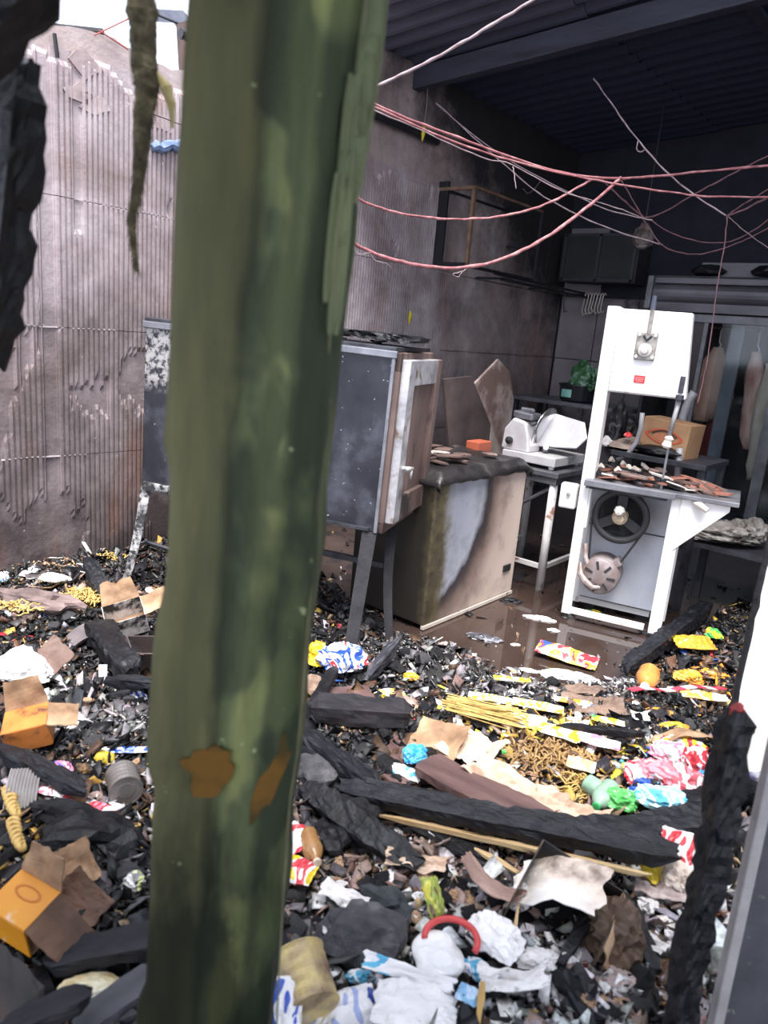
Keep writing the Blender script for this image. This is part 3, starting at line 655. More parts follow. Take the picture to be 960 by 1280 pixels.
# rubble of burnt roofing on the saw table: single shards
for i in range(70):
    big = i < 40
    g = shard_mesh(rc, rc.uniform(.05,.13) if big else rc.uniform(.02,.05), rc.uniform(.02,.05) if big else rc.uniform(.012,.03), rc.uniform(.006,.012))
    x = rc.uniform(0.06,0.78); y = rc.uniform(0.0,0.36)
    sk = rc.choice((1,1,1,4,0,3,1,2) if y < 0.25 else (2,0,4,3,2))
    hmax = 0.085*math.exp(-((x-0.33)/0.3)**2)*math.exp(-((y-0.18)/0.2)**2) + 0.006
    o = g.build('roofing_shard', SHARDS[sk], loc=sawp(x, y, 0.892 + hmax*rc.random()), rot=(rc.uniform(-.28,.28), rc.uniform(-.28,.28), rc.uniform(-.7,.7)))
    kc = ('grey-brown','brick-red','pale','black','dark brown')[sk]; tag(o, kc + ' thin burnt shard heaped on the band saw table', 'shard', kc + ' shards on the band saw table')
for i in range(7):
    g = M(); a_ = rc.uniform(.02,.04)
    g.tube([(-a_,0,0),(0,0.01,0.012),(a_,0.0,0.0)],[0.008,0.016,0.006],7)
    o = g.build('pale_lump', mat('pale_lump',[(0.3,(0.40,0.32,0.26)),(0.7,(0.70,0.64,0.58))],0.8,9), loc=sawp(0.06+rc.uniform(0,0.2), 0.1+rc.uniform(0,.15), 0.955+rc.uniform(-.02,.02)), rot=(0,rc.uniform(-.3,.3),rc.uniform(0,3)))
    tag(o, 'pale curled lump on top of the band saw shard heap', 'lump', 'pale lumps on the band saw table')
# ================================================================== BACK OF THE SHOP
GREYFR = mat('grey_frame', [(0.3,(0.09,0.09,0.10)),(0.7,(0.22,0.22,0.24))], 0.45, 6, metal=0.3, bmp=0.1)
BLUEFR = mat('blue_grey_upright', [(0.3,(0.08,0.087,0.10)),(0.7,(0.19,0.20,0.225))], 0.5, 7, stretch=(1,1,0.4))
DARKIN = mat('dark_interior', [(0.3,(0.012,0.012,0.015)),(0.7,(0.035,0.033,0.036))], 0.7, 4)
LY = 4.76
lk = empty('meat_locker', 'grey glass-fronted meat locker standing against the dark back wall', 'meat locker', (1.40, LY, 0.0))
LW, LD = 2.2, 0.72
q = M(); q.box((LW/2, LD-0.02, 1.08),(LW,0.03,1.90)); q.build('back_panel', DARKIN, lk)
for x in (0.015, LW-0.015):
    q = M(); q.box((x, LD/2, 1.08),(0.03,LD,1.90)); q.build('side_panel', DARKIN, lk)
q = M(); q.box((LW/2, LD/2, 0.10),(LW,LD,0.20)); q.build('plinth', GREYFR, lk, bevel=0.004)
q = M(); q.box((LW/2, LD/2, 2.04),(LW,LD,0.06)); q.build('roof_panel', GREYFR, lk)
q = M(); q.box((LW/2, -0.005, 1.955),(LW,0.04,0.07)); q.build('top_rail', GREYFR, lk, bevel=0.004)
q = M(); q.box((LW/2, -0.005, 0.22),(LW,0.05,0.05)); q.build('bottom_rail', mat('blue_sill',(0.14,0.18,0.24),0.4), lk)
def up(name, px0, px1, y, w, m_, dy=0.0):
    a = pY(px0[0], px0[1], LY+dy); q = M()
    q.box((a.x-1.40, dy, (0.22+1.93)/2),(w,0.04,1.71)); return q.build(name, m_, lk, bevel=0.003)
up('door_edge',(884,405),None,0,0.035,GREYFR)
up('upright',(922,420),None,0,0.115,BLUEFR,0.10)
up('upright',(985,420),None,0,0.09,GREYFR)
pa = pY(868,440,LY); q = M(); q.box((pa.x-1.40-0.02,0.02,1.08),(0.16,0.012,1.70)); q.build('dark_panel', mat('plum_panel',(0.035,0.027,0.03),0.3), lk)
# glass of the right-hand door
gm = bpy.data.materials.new('thin_glass'); gm.use_nodes = True; nt = gm.node_tree; nt.nodes.clear()
o_ = nt.nodes.new('ShaderNodeOutputMaterial'); mx = nt.nodes.new('ShaderNodeMixShader'); tr = nt.nodes.new('ShaderNodeBsdfTransparent'); gl = nt.nodes.new('ShaderNodeBsdfGlossy'); fr = nt.nodes.new('ShaderNodeFresnel')
gl.inputs['Roughness'].default_value = 0.08; tr.inputs['Color'].default_value = (0.86,0.90,0.92,1)
nt.links.new(fr.outputs[0], mx.inputs[0]); nt.links.new(tr.outputs[0], mx.inputs[1]); nt.links.new(gl.outputs[0], mx.inputs[2]); nt.links.new(mx.outputs[0], o_.inputs['Surface'])
q = M(); q.box((1.27,0.0,1.08),(1.30,0.006,1.70)); q.build('glass_pane', gm, lk)
q = M(); q.tube([(0.05,LD*0.5,1.90),(LW-0.05,LD*0.5,1.90)],0.014,8); q.build('hanging_rail', GREYFR, lk)
# roller shutter hood above
hd = empty('shutter_box', 'long grey metal roller shutter box above the meat locker', 'shutter box', (1.36, LY-0.10, 0.0))
q = M(); prof = [(0.30,2.30),(0.02,2.30),(0.0,2.28),(0.0,2.235),(0.03,2.225)] + [(0.03-0.055*math.sin(t),2.15+0.075*math.cos(t)) for t in [k*math.pi/8 for k in range(9)]] + [(0.03,2.065),(0.03,2.0),(0.30,2.0)]
q.prism(prof, 2.3, Matrix(((0,0,1,1.15),(1,0,0,0),(0,1,0,0),(0,0,0,1)))); q.build('housing', mat('dull_grey_sheet',[(0.3,(0.06,0.055,0.065)),(0.7,(0.15,0.14,0.16))],0.42,4,metal=0.3,stretch=(0.4,1,1)), hd)
q = M(); q.box((0.02,0.06,2.15),(0.05,0.22,0.28)); q.build('end_plate', GREYFR, hd, bevel=0.004)
o = M().box((0,0,0),(0.6,0.03,0.12)).build('grey_board', mat('grey_board',(0.13,0.125,0.14),0.6), loc=(2.05, LY+0.02, 2.362)); tag(o, 'sooty grey board standing on top of the shutter box', 'board')
def lumpmesh(a, b, c, seed, sub=2, rough=0.35, fine=0.12):
    bm = bmesh.new(); bmesh.ops.create_icosphere(bm, subdivisions=sub, radius=1)
    g = M()
    for v in bm.verts:
        p = v.co.copy(); k = 1 + rough*mn.noise(p*1.4 + Vector((seed*3.3,1,seed))) + fine*mn.noise(p*4.5 + Vector((seed,seed*2.2,5)))
        p = p*k; g.v.append((p.x*a, p.y*b, p.z*c))
    g.f = [tuple(v.index for v in f.verts) for f in bm.faces]; bm.free()
    return g
def bagmesh(a, b, c, seed, sub=3, folds=0.22, squash=0.35):
    """crumpled film: sharp folds from absolute noise; flattened underside"""
    bm = bmesh.new(); bmesh.ops.create_icosphere(bm, subdivisions=sub, radius=1)
    g = M()
    for v in bm.verts:
        p = v.co.copy(); s_ = Vector((seed*5.1, seed*1.7, seed*0.9))
        k = 1 + 0.30*mn.noise(p*1.1 + s_) - folds*abs(mn.noise(p*2.3 + s_))*1.6 - folds*0.6*abs(mn.noise(p*5.2 + s_))
        p = p*k; z = p.z*c
        if z < 0: z *= squash
        g.v.append((p.x*a, p.y*b, z + c*squash))
    g.f = [tuple(v.index for v in f.verts) for f in bm.faces]; bm.free()
    return g
for k,(x,w_) in enumerate(((1.82,0.14),(2.28,0.10))):
    o = lumpmesh(w_,0.08,0.05,k+3).build('charred_bundle', CHAR, loc=(x, LY-0.02, 2.35)); tag(o, ('larger' if k==0 else 'smaller')+' black burnt bundle lying on the shutter box', 'bundle')
# carcasses
MEATP = mat('pale_carcass', [(0.3,(0.46,0.27,0.20)),(0.55,(0.62,0.43,0.33)),(0.75,(0.74,0.60,0.50))], 0.5, 4, stretch=(1,1,0.5))
MEATR = mat('dark_red_meat', [(0.3,(0.12,0.012,0.014)),(0.7,(0.34,0.04,0.045))], 0.4, 9)
MEATS = mat('streaked_carcass', [(0.3,(0.36,0.11,0.09)),(0.5,(0.60,0.34,0.27)),(0.7,(0.74,0.55,0.46))], 0.5, 7, stretch=(2,2,0.6))
FAT = mat('fat', [(0.3,(0.62,0.46,0.34)),(0.7,(0.78,0.66,0.54))], 0.5, 8)
def hang(name, label, cat, prof, y, m_, seed, dx=0.6, hook=True, group=None):
    """prof: (px, py, half width in px) down the hanging piece"""
    n = 14; g = M(); top = None; C0 = pY(prof[0][0], prof[0][1], y)
    P = [pY(px, py, y) for px, py, _ in prof]; W_ = [hw*dep(p)/FPX for (_,_,hw), p in zip(prof, P)]
    k = len(P)*3; vs = []
    for i in range(k):
        t = i/(k-1)*(len(P)-1); a = min(int(t), len(P)-2); f_ = t - a
        f2 = f_*f_*(3-2*f_)
        c = P[a].lerp(P[a+1], f_); r_ = W_[a]*(1-f2) + W_[a+1]*f2
        for j in range(n):
            an = 2*math.pi*j/n; q_ = 1 + 0.16*mn.noise(Vector((math.cos(an)*1.5, math.sin(an)*1.5, c.z*7 + seed*3)))
            vs.append((c.x - C0.x + r_*q_*math.cos(an), r_*q_*dx*math.sin(an), c.z - C0.z))
    g.add(vs, [(i*n+j,(i+1)*n+j,(i+1)*n+(j+1)%n,i*n+(j+1)%n) for i in range(k-1) for j in range(n)] + [tuple(range(n)), tuple(range((k-1)*n,k*n))[::-1]])
    o = g.build(name, m_, loc=C0, smooth=True); tag(o, label, cat, group)
    if hook:
        rail = 1.90 - C0.z; h_ = M()
        h_.tube([(0,0,-0.04),(0.02,0,0.02),(0.0,0,0.05),(-0.004,0,rail-0.03),(0.012,0,rail+0.016),(0.03,0,rail-0.004)],0.006,7)
        h_.build('hook', mat('bright_hook',(0.55,0.55,0.56),0.3,metal=0.8), o, smooth=True)
    return o
MY = LY + LD*0.5
hang('beef_quarter', 'pale hanging beef quarter at the left behind the locker glass', 'meat', [(898,434,6),(896,455,17),(894,480,24),(890,500,24),(885,514,20),(876,526,10)], MY, MEATP, 1)
hang('red_meat_cut', 'dark red cut of meat hanging low left of the grey upright', 'meat', [(893,520,6),(891,540,10),(888,560,12),(884,575,9)], MY+0.1, MEATR, 2, hook=False)
o = bpy.data.objects['red_meat_cut']; q = M(); q.tube([(0,0,-0.02),(0,0,1.9-o.location.z)],0.005,6); q.build('hook', MATS['bright_hook'], o)
hang('streaked_carcass', 'long streaked carcass side hanging right of the grey upright', 'meat', [(946,440,6),(944,470,12),(940,505,11),(934,545,10),(936,562,7)], MY-0.1, MEATS, 3)
hang('tan_carcass', 'tan fat-covered carcass at the right end of the locker', 'meat', [(966,455,8),(962,500,17),(956,550,18),(946,580,12),(938,600,5)], MY-0.16, FAT, 4)

# long wall rails on brackets, cage frame, hooks ------------------------------
BLACKM = mat('black_bar', (0.014,0.014,0.018), 0.45)
RUSTBAR = mat('rusty_bar', [(0.3,(0.10,0.055,0.035)),(0.7,(0.24,0.14,0.09))], 0.7, 8)
cg = empty('wall_bracket', 'open metal cage bracket fixed to the sooty wall below the cables', 'bracket', (0.0, 3.2, 2.2))
D = 0.36; LYc = 1.15; H = 0.60
q = M(); q.box((0.055,0.0,H/2+0.02),(0.10,0.02,H+0.08)); q.build('end_plate', BLACKM, cg)
q = M(); q.box((D/2,0.0,H),(D,0.026,0.026)); q.build('top_bar', RUSTBAR, cg)
q = M(); q.box((D,0.0,H/2),(0.03,0.03,H)); q.build('upright', RUSTBAR, cg)
q = M(); q.box((D/2,0.0,0.0),(D,0.03,0.035)); q.build('bottom_bar', BLACKM, cg)
q = M(); q.box((D,LYc/2,H+0.005),(0.02,LYc,0.02)); q.build('top_bar', RUSTBAR, cg)
q = M(); q.box((0.02,LYc/2,H+0.01),(0.02,LYc,0.02)); q.build('top_bar', BLACKM, cg)
q = M(); q.box((D/2,LYc,H/2),(D,0.02,0.02)); q.box((D,LYc,H/2),(0.025,0.025,H)); q.build('far_frame', BLACKM, cg)
q = M(); q.box((D-0.02,LYc/2,-0.004),(0.025,LYc,0.025)); q.build('bottom_bar', BLACKM, cg)
rl_ = empty('hanging_rail', 'pair of black rails running along the wall to the back corner', 'rail', (0.34, 4.28, 2.17))
for dz, dx in ((0.015,0.0),(-0.03,0.06)):
    q = M(); q.tube([(dx,-0.6,dz),(dx,YB-4.28,dz-0.01)],0.013,8); q.build('bar', BLACKM, rl_)
for y in (-0.4,0.6,1.25):
    q = M(); q.box((-0.15,y,-0.01),(0.42,0.02,0.02)); q.build('bracket', BLACKM, rl_)
PALEH = mat('pale_hook', [(0.3,(0.30,0.25,0.22)),(0.7,(0.55,0.50,0.46))], 0.45, 9, metal=0.2)
q = M(); a_ = pY(700,356,5.5); a2 = pY(768,368,5.5)
q.tube([(a_.x-0.3,5.50,2.17),(a2.x+0.1,5.50,2.15)],0.013,8); o = q.build('hook_rail', BLACKM); tag(o, 'short black rail on the back wall holding meat hooks', 'rail')
for k in range(7):
    p = pY(734 + k*3.8, 366 + (k % 3)*1.5, 5.47 - 0.01*(k%2)); p.z = 2.165; s_ = rc.uniform(0.85,1.1)
    q = M(); q.tube([(0.012,0.01,0.0),(0.0,0.0,0.02),(-0.012,-0.01,0.0),(-0.02,-0.01,-0.08*s_),(-0.03,0,-0.16*s_),(-0.01,0.0,-0.20*s_),(0.015,0,-0.18*s_)],0.0085,7)
    o = q.build('meat_hook', PALEH, loc=p, rot=(0,0,rc.uniform(-.3,.3)), smooth=True); tag(o, 'pale metal hook bunched at the end of the back rail', 'hook', 'meat hooks on the back rail')
q = M(); q.tube([(0,0,0),(0.0,0,-0.10),(0.02,0,-0.19),(0.05,0,-0.17)],0.007,7); p = pY(706,368,5.47); p.z = 2.16
o = q.build('meat_hook', DARKMETAL, loc=p); tag(o, 'single dark hook hanging alone left of the pale hooks', 'hook')
# dark wall cabinet above the rail on the back wall
wc = empty('wall_cabinet', 'soot-black wall cupboard on the back wall above the hooks', 'cabinet', (0.10, YB-0.30, 2.28))
q = M(); q.box((0.42,0.14,0.24),(0.84,0.28,0.48)); q.build('body', DARKIN, wc)
for x in (0.04, 0.42, 0.80):
    q = M(); q.box((x,-0.008,0.24),(0.03,0.016,0.46)); q.build('frame', mat('dull_frame',(0.035,0.036,0.045),0.5), wc)
for z in (0.02,0.46):
    q = M(); q.box((0.42,-0.008,z),(0.8,0.016,0.025)); q.build('frame', MATS['dull_frame'], wc)
# pale bag hanging in the dark
p = pY(806,282,4.5); g = bagmesh(0.10,0.08,0.17,7); o = g.build('hanging_bag', mat('brown_white_bag',[(0.42,(0.07,0.055,0.05)),(0.5,(0.14,0.10,0.09)),(0.62,(0.22,0.20,0.19))],0.6,5), loc=(p.x, 4.5, p.z-0.20)); tag(o, 'pale and brown bundle hanging in the dark above the saw', 'bag')
q = M(); q.tube([(0,0,0.2),(0.0,0,roof_z(p.x)-o.location.z)],0.004,5); q.build('string', BLACKM, o)
# behind the slicer: tub and green bag -----------------------------------------
sh = empty('back_counter', 'low dark counter in the corner behind the slicer', 'counter', (0.75, 4.85, 0.0))
q = M(); q.box((0,0,1.07),(1.2,0.6,0.04)); q.build('top', GREYFR, sh, bevel=0.004)
for sx in (-1,1):
    for sy in (-1,1):
        q = M(); q.box((sx*0.55,sy*0.26,0.525),(0.05,0.05,1.05)); q.build('leg', DARKMETAL, sh)
p = pY(714,492,4.72); q = M(); q.lathe([(0.15,0),(0.17,0.02),(0.185,0.15),(0.195,0.155),(0.195,0.17),(0.17,0.17),(0.165,0.06),(0,0.05)],22); o = q.build('black_tub', mat('black_tub',(0.016,0.016,0.02),0.35), loc=(p.x+0.05,4.76,1.091)); tag(o, 'black plastic tub with a cyan label behind the slicer', 'tub')
q = M(); q.sheet(lambda u,v: (0.192*math.sin(-0.5+u*0.62), -0.193*math.cos(-0.5+u*0.62), 0.045+0.075*v),6,2,0.003); q.build('tub_label', mat('cyan_label',[(0.3,(0.10,0.45,0.36)),(0.7,(0.45,0.72,0.66))],0.5,12), o)
g = bagmesh(0.17,0.14,0.20,11,4,0.3,0.8); o = g.build('leafy_bag', mat('green_bag',[(0.36,(0.015,0.06,0.02)),(0.5,(0.04,0.15,0.05)),(0.58,(0.10,0.22,0.13)),(0.7,(0.42,0.48,0.46))],0.35,9,spec=0.7), loc=(p.x+0.10,4.74,1.14)); tag(o, 'green leafy bunch in clear plastic standing in the black tub', 'bag')
# things behind the saw table: cardboard box with a red oval, hoses, soot lumps ----
bx = empty('shelf_stand', 'low dark stand behind the band saw carrying a cardboard box', 'stand', (2.62, 2.85, 0.0))
q = M(); q.box((-0.22,0,0.96),(0.62,0.5,0.035)); q.build('top', DARKMETAL, bx, bevel=0.003)
for sx in (-1,1):
    for sy in (-1,1):
        q = M(); q.box((-0.22+sx*0.28,sy*0.2,0.47),(0.045,0.045,0.94)); q.build('leg', DARKMETAL, bx)
KRAFT = mat('kraft_card', [(0.3,(0.26,0.14,0.07)),(0.7,(0.42,0.25,0.13))], 0.8, 5)
pB = pY(832,542,2.72)
cb = empty('cardboard_box', 'tan cardboard box with a red oval mark behind the saw table', 'box', (pB.x, 2.82, 0.978), (0,R(4),R(-6)))
q = M(); q.box((0,0,0.115),(0.32,0.22,0.23)); q.build('carton', KRAFT, cb, bevel=0.004)
q = M()
rx, ry = 0.105, 0.048; NS = 36; vs = []; fs = []
for k in range(NS):
    a = 2*math.pi*k/NS; e = 1 + 0.22*abs(math.cos(a))**6
    for s_ in (1.0, 0.86):
        for yy in (0, -0.002): vs.append((rx*e*math.cos(a)*s_, yy, ry*math.sin(a)*s_))
for k in range(NS):
    a = 4*k; b_ = 4*((k+1)%NS); fs += [(a+1,a+3,b_+3,b_+1),(a,b_,b_+2,a+2),(a,a+1,b_+1,b_),(a+2,b_+2,b_+3,a+3)]
q.add([Vector(v)+Vector((0,-0.111,0.125)) for v in vs], fs); q.build('oval_mark', mat('red_print',(0.50,0.07,0.035),0.7), cb)
q = M(); q.prism([(0.075*math.cos(a),0.026*math.sin(a)) for a in [k*2*math.pi/24 for k in range(24)]],0.002,Matrix(((1,0,0,0.0),(0,0,1,-0.111),(0,1,0,0.12),(0,0,0,1)))); q.build('oval_fill', mat('orange_print',(0.46,0.17,0.08),0.7), cb)
q = M(); q.tube([(-0.085+0.17*k/10, -0.113, 0.135+0.030*math.sin(math.pi*k/10)) for k in range(11)],0.005,5); q.build('dark_arc', mat('dark_print',(0.05,0.03,0.02),0.8), cb)
HOSE = mat('grey_hose', [(0.3,(0.20,0.19,0.20)),(0.7,(0.36,0.35,0.36))], 0.45, 8)
def pixtube(name, label, cat, pts, y, r, m_, n=8, group=None, smooth=True):
    P = [pY(a, b_, y) for a, b_ in pts]; c = P[0]; q = M(); q.tube([p - c for p in P], r, n)
    return tag(q.build(name, m_, loc=c, smooth=smooth), label, cat, group)
pixtube('grey_hose','curved grey hose bent beside the cardboard box','hose',[(803,516),(801,535),(796,552),(786,566),(772,575)],2.62,0.016,HOSE)
pixtube('grey_hose','grey pipe end bent over above the cardboard box','hose',[(868,490),(862,498),(857,510),(853,522),(851,545),(848,568)],3.02,0.028,HOSE)
pixtube('vertical_pipe','pale pipe standing behind the right of the saw table','pipe',[(850,560),(848,580),(845,610)],2.66,0.022,HOSE)
for k,(x,y,yy,a,b_,c,lab) in enumerate(((775,512,2.75,0.06,0.06,0.16,'black burnt bundle standing left of the cardboard box'),(790,510,2.95,0.10,0.08,0.10,'dark grey burnt lump hanging behind the cardboard box'),(765,555,2.70,0.05,0.05,0.09,'small black lump by the white saw column'),(820,572,2.66,0.14,0.06,0.035,'flat charred pad in front of the cardboard box'))):
    p = pY(x,y,yy); o = lumpmesh(a,b_,c,k+20,3).build('charred_bundle', CHAR, loc=(p.x,yy,0.978+c*0.95)); tag(o, lab, 'bundle')
p = pY(782,560,2.70); o = bagmesh(0.14,0.09,0.07,31).build('burnt_sack', mat('tan_sack',[(0.3,(0.10,0.07,0.055)),(0.7,(0.30,0.23,0.19))],0.8,6), loc=(p.x,2.70,0.978)); tag(o, 'tan half-burnt sack beside the grey hose', 'sack')
o = bagmesh(0.03,0.03,0.03,32,2).build('red_scrap', mat('red_cap',(0.55,0.05,0.05),0.4), loc=(p.x+0.03,2.63,1.07)); tag(o, 'small red cap on the tan sack behind the saw', 'cap')
o = bagmesh(0.05,0.05,0.07,33,2).build('pale_bag', mat('pale_bag',(0.45,0.42,0.42),0.5), loc=(p.x-0.12,2.66,0.978)); tag(o, 'pale bag just right of the saw column', 'bag')
# crumpled grey sheeting on a low shelf, right of the saw -------------------------
SHEETM = mat('ashy_sheeting', [(0.3,(0.10,0.085,0.07)),(0.5,(0.26,0.235,0.21)),(0.7,(0.42,0.40,0.38))], 0.75, 5, spots=(0.06,0.05,0.045), sscale=7, sth=0.6)
st = empty('low_rack', 'low black rack beneath the ashy sheeting right of the saw', 'rack', (3.02, 3.15, 0.0))
q = M(); q.box((0,0,0.42),(0.95,0.6,0.03)); q.build('shelf', DARKMETAL, st)
for sx in (-1,1):
    for sy in (-1,1):
        q = M(); q.box((sx*0.44,sy*0.26,0.22),(0.04,0.04,0.44)); q.build('leg', DARKMETAL, st)
for k,(x,y,a,b_,c) in enumerate(((860,690,0.26,0.20,0.10),(905,705,0.20,0.20,0.12),(880,725,0.30,0.18,0.09),(925,715,0.14,0.16,0.13))):
    p = pY(x,y,3.0+0.05*(k%2)); o = bagmesh(a,b_,c,40+k,4,0.4,0.3).build('crumpled_sheeting', SHEETM, loc=(p.x,3.0+0.12*(k%2),0.436+0.03*(k>1)))
    tag(o, ('pale grey crumpled sheeting against the saw bracket','brownish crumpled sheeting at the right end of the rack','long flat fold of sheeting drooping over the rack front','rumpled grey sheeting beside the white board')[k], 'sheeting')
# ================================================================== FOREGROUND TIMBERS
def fpd(x, y, D):                   # a pixel at horizontal distance D along the view heading
    d = ray(x, y); t = D / (d.x*_h.x + d.y*_h.y); return CAM + d*t
# green painted pillar -----------------------------------------------------------
def green_mat():
    mt, nt, p = nt_new('weathered_green_paint')
    n = tex(nt, 5, 6, 0.65, stretch=(1.6,1.6,0.22)); c = ramp(nt, [(0.32,(0.042,0.047,0.026)),(0.5,(0.078,0.086,0.047)),(0.66,(0.115,0.127,0.067)),(0.8,(0.19,0.205,0.11))]); nt.links.new(n.outputs['Fac'], c.inputs['Fac'])
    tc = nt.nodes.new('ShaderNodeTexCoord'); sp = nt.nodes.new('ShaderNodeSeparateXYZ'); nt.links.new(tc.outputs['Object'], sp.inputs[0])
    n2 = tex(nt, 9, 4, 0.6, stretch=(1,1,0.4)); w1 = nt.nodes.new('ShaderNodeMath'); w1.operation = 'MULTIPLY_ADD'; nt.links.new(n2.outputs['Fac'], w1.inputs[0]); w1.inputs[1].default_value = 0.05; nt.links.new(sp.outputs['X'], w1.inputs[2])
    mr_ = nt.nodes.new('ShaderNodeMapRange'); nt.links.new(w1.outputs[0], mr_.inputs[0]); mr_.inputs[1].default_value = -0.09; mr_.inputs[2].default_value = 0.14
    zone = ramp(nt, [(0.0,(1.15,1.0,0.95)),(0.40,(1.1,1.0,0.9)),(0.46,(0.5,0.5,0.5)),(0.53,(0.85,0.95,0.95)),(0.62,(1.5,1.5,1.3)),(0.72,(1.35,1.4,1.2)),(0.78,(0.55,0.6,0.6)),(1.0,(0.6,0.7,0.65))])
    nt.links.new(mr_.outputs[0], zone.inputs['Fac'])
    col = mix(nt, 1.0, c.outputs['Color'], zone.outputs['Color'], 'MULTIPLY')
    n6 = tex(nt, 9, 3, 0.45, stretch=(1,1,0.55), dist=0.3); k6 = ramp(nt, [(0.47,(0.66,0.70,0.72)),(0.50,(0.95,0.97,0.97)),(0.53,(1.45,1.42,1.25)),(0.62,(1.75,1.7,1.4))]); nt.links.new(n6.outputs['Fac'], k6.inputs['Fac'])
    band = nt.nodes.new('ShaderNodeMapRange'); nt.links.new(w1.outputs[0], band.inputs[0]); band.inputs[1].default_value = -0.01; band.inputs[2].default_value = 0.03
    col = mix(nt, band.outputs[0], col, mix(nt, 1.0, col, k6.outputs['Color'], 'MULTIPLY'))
    n3 = tex(nt, 34, 2); k3 = ramp(nt, [(0.72,(0,0,0)),(0.76,(0.8,0.8,0.8))]); nt.links.new(n3.outputs['Fac'], k3.inputs['Fac'])
    col = mix(nt, k3.outputs['Color'], col, (0.26,0.30,0.16))
    # darker towards the foot of the post, with a ragged edge
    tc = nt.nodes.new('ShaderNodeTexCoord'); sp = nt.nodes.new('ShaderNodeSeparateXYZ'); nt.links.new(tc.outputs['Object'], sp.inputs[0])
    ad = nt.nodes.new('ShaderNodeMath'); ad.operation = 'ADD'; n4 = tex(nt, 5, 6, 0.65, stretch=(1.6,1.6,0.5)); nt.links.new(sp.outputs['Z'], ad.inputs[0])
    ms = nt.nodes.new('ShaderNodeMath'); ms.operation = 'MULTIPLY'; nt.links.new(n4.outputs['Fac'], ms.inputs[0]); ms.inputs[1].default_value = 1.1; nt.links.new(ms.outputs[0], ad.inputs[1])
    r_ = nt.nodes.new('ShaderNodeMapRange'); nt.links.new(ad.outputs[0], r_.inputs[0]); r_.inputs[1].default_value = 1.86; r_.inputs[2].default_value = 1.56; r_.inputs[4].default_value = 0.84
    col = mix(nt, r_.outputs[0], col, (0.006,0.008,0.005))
    nt.links.new(col, p.inputs['Base Color']); p.inputs['Roughness'].default_value = 0.65; p.inputs['Specular IOR Level'].default_value = 0.12
    bump(nt, p, n.outputs['Fac'], 0.35, 0.02)
    return mt
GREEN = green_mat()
pt_, pb_ = fpd(362, 0, 1.0), fpd(262, 1280, 1.0)
ax = (pt_ - pb_); P0 = pb_ - ax*0.52; P1 = pt_ + ax*0.30
pil = empty('green_pillar', 'thick weathered green timber post standing nearest in the rubble', 'pillar', P0)
zz = (P1 - P0).normalized(); xx = (_r - zz*_r.dot(zz)).normalized(); xx = Matrix.Rotation(R(1), 3, zz) @ xx; yy_ = zz.cross(xx)
pil.rotation_euler = Matrix((xx, yy_, zz)).transposed().to_euler(); PL = (P1-P0).length; PWd = 0.203
g = M(); n_z = 90; ring = []
for s_ in range(4):
    for k in range(10):
        t = k/10*2-1
        ring.append(((t,-1),(1,t),(-t,1),(-1,-t))[s_])
kk = len(ring)
for i in range(n_z+1):
    z = PL*i/n_z
    for a, b_ in ring:
        x = a*PWd/2; y = b_*PWd/2
        d = 0.004*mn.noise(Vector((x*14, y*14, z*1.8))) + 0.003*mn.noise(Vector((x*50, y*50, z*6)))
        if b_ < 0:                       # a peeled hollow running down the face
            hol = mn.noise(Vector((x*9+3, 1, z*2.2))); d -= 0.012*sst(0.05, 0.18, hol)
            if abs(x - 0.012 + 0.02*math.sin(z*2.1)) < 0.016: d -= 0.007
        cx = 1 if abs(a) > 0.99 else 0; cy = 1 if abs(b_) > 0.99 else 0
        if cx and cy: d -= 0.006
        if a > 0.95: d += 0.012*mn.noise(Vector((0, 3, z*7)))
        g.v.append((x + d*a*cx, y + d*b_*cy, z))
for i in range(n_z):
    for j in range(kk): g.f.append((i*kk+j, i*kk+(j+1)%kk, (i+1)*kk+(j+1)%kk, (i+1)*kk+j))
g.f += [tuple(range(kk))[::-1], tuple(range(n_z*kk, n_z*kk+kk))]
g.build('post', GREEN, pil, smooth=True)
rp = random.Random(3)
def on_pil(px, py):                       # local coordinates on the front face
    d = ray(px, py); Mi = Matrix((xx, yy_, zz)); o_ = Mi @ (CAM - P0); dd = Mi @ d
    t = (-PWd/2 - o_.y)/dd.y; return o_ + dd*t
# torn slivers along the right arris
LGREEN = mat('pale_green_flake', [(0.3,(0.05,0.06,0.030)),(0.7,(0.15,0.17,0.08))], 0.7, 9, stretch=(1,1,0.3))
for px, py, L, w_ in ((462,60,0.16,0.022),(452,150,0.13,0.02),(447,195,0.10,0.016),(436,170,0.12,0.014),(431,250,0.10,0.016),(425,330,0.16,0.014),(470,40,0.2,0.016),(458,110,0.1,0.02),(418,300,0.14,0.012)):
    c = on_pil(px, py); g = M()
    g.sheet(lambda u, v: (c.x + w_*(u-0.5)*(1-0.7*abs(2*v-1)**3), c.y - 0.004 - 0.014*(v-0.4)**2 + 0.004*math.sin(u*3), c.z + L*(v-0.5) + 0.004*mn.noise(Vector((u*3,v*8,px)))), 3, 10, 0.004)
    g.build('torn_sliver', LGREEN, pil)
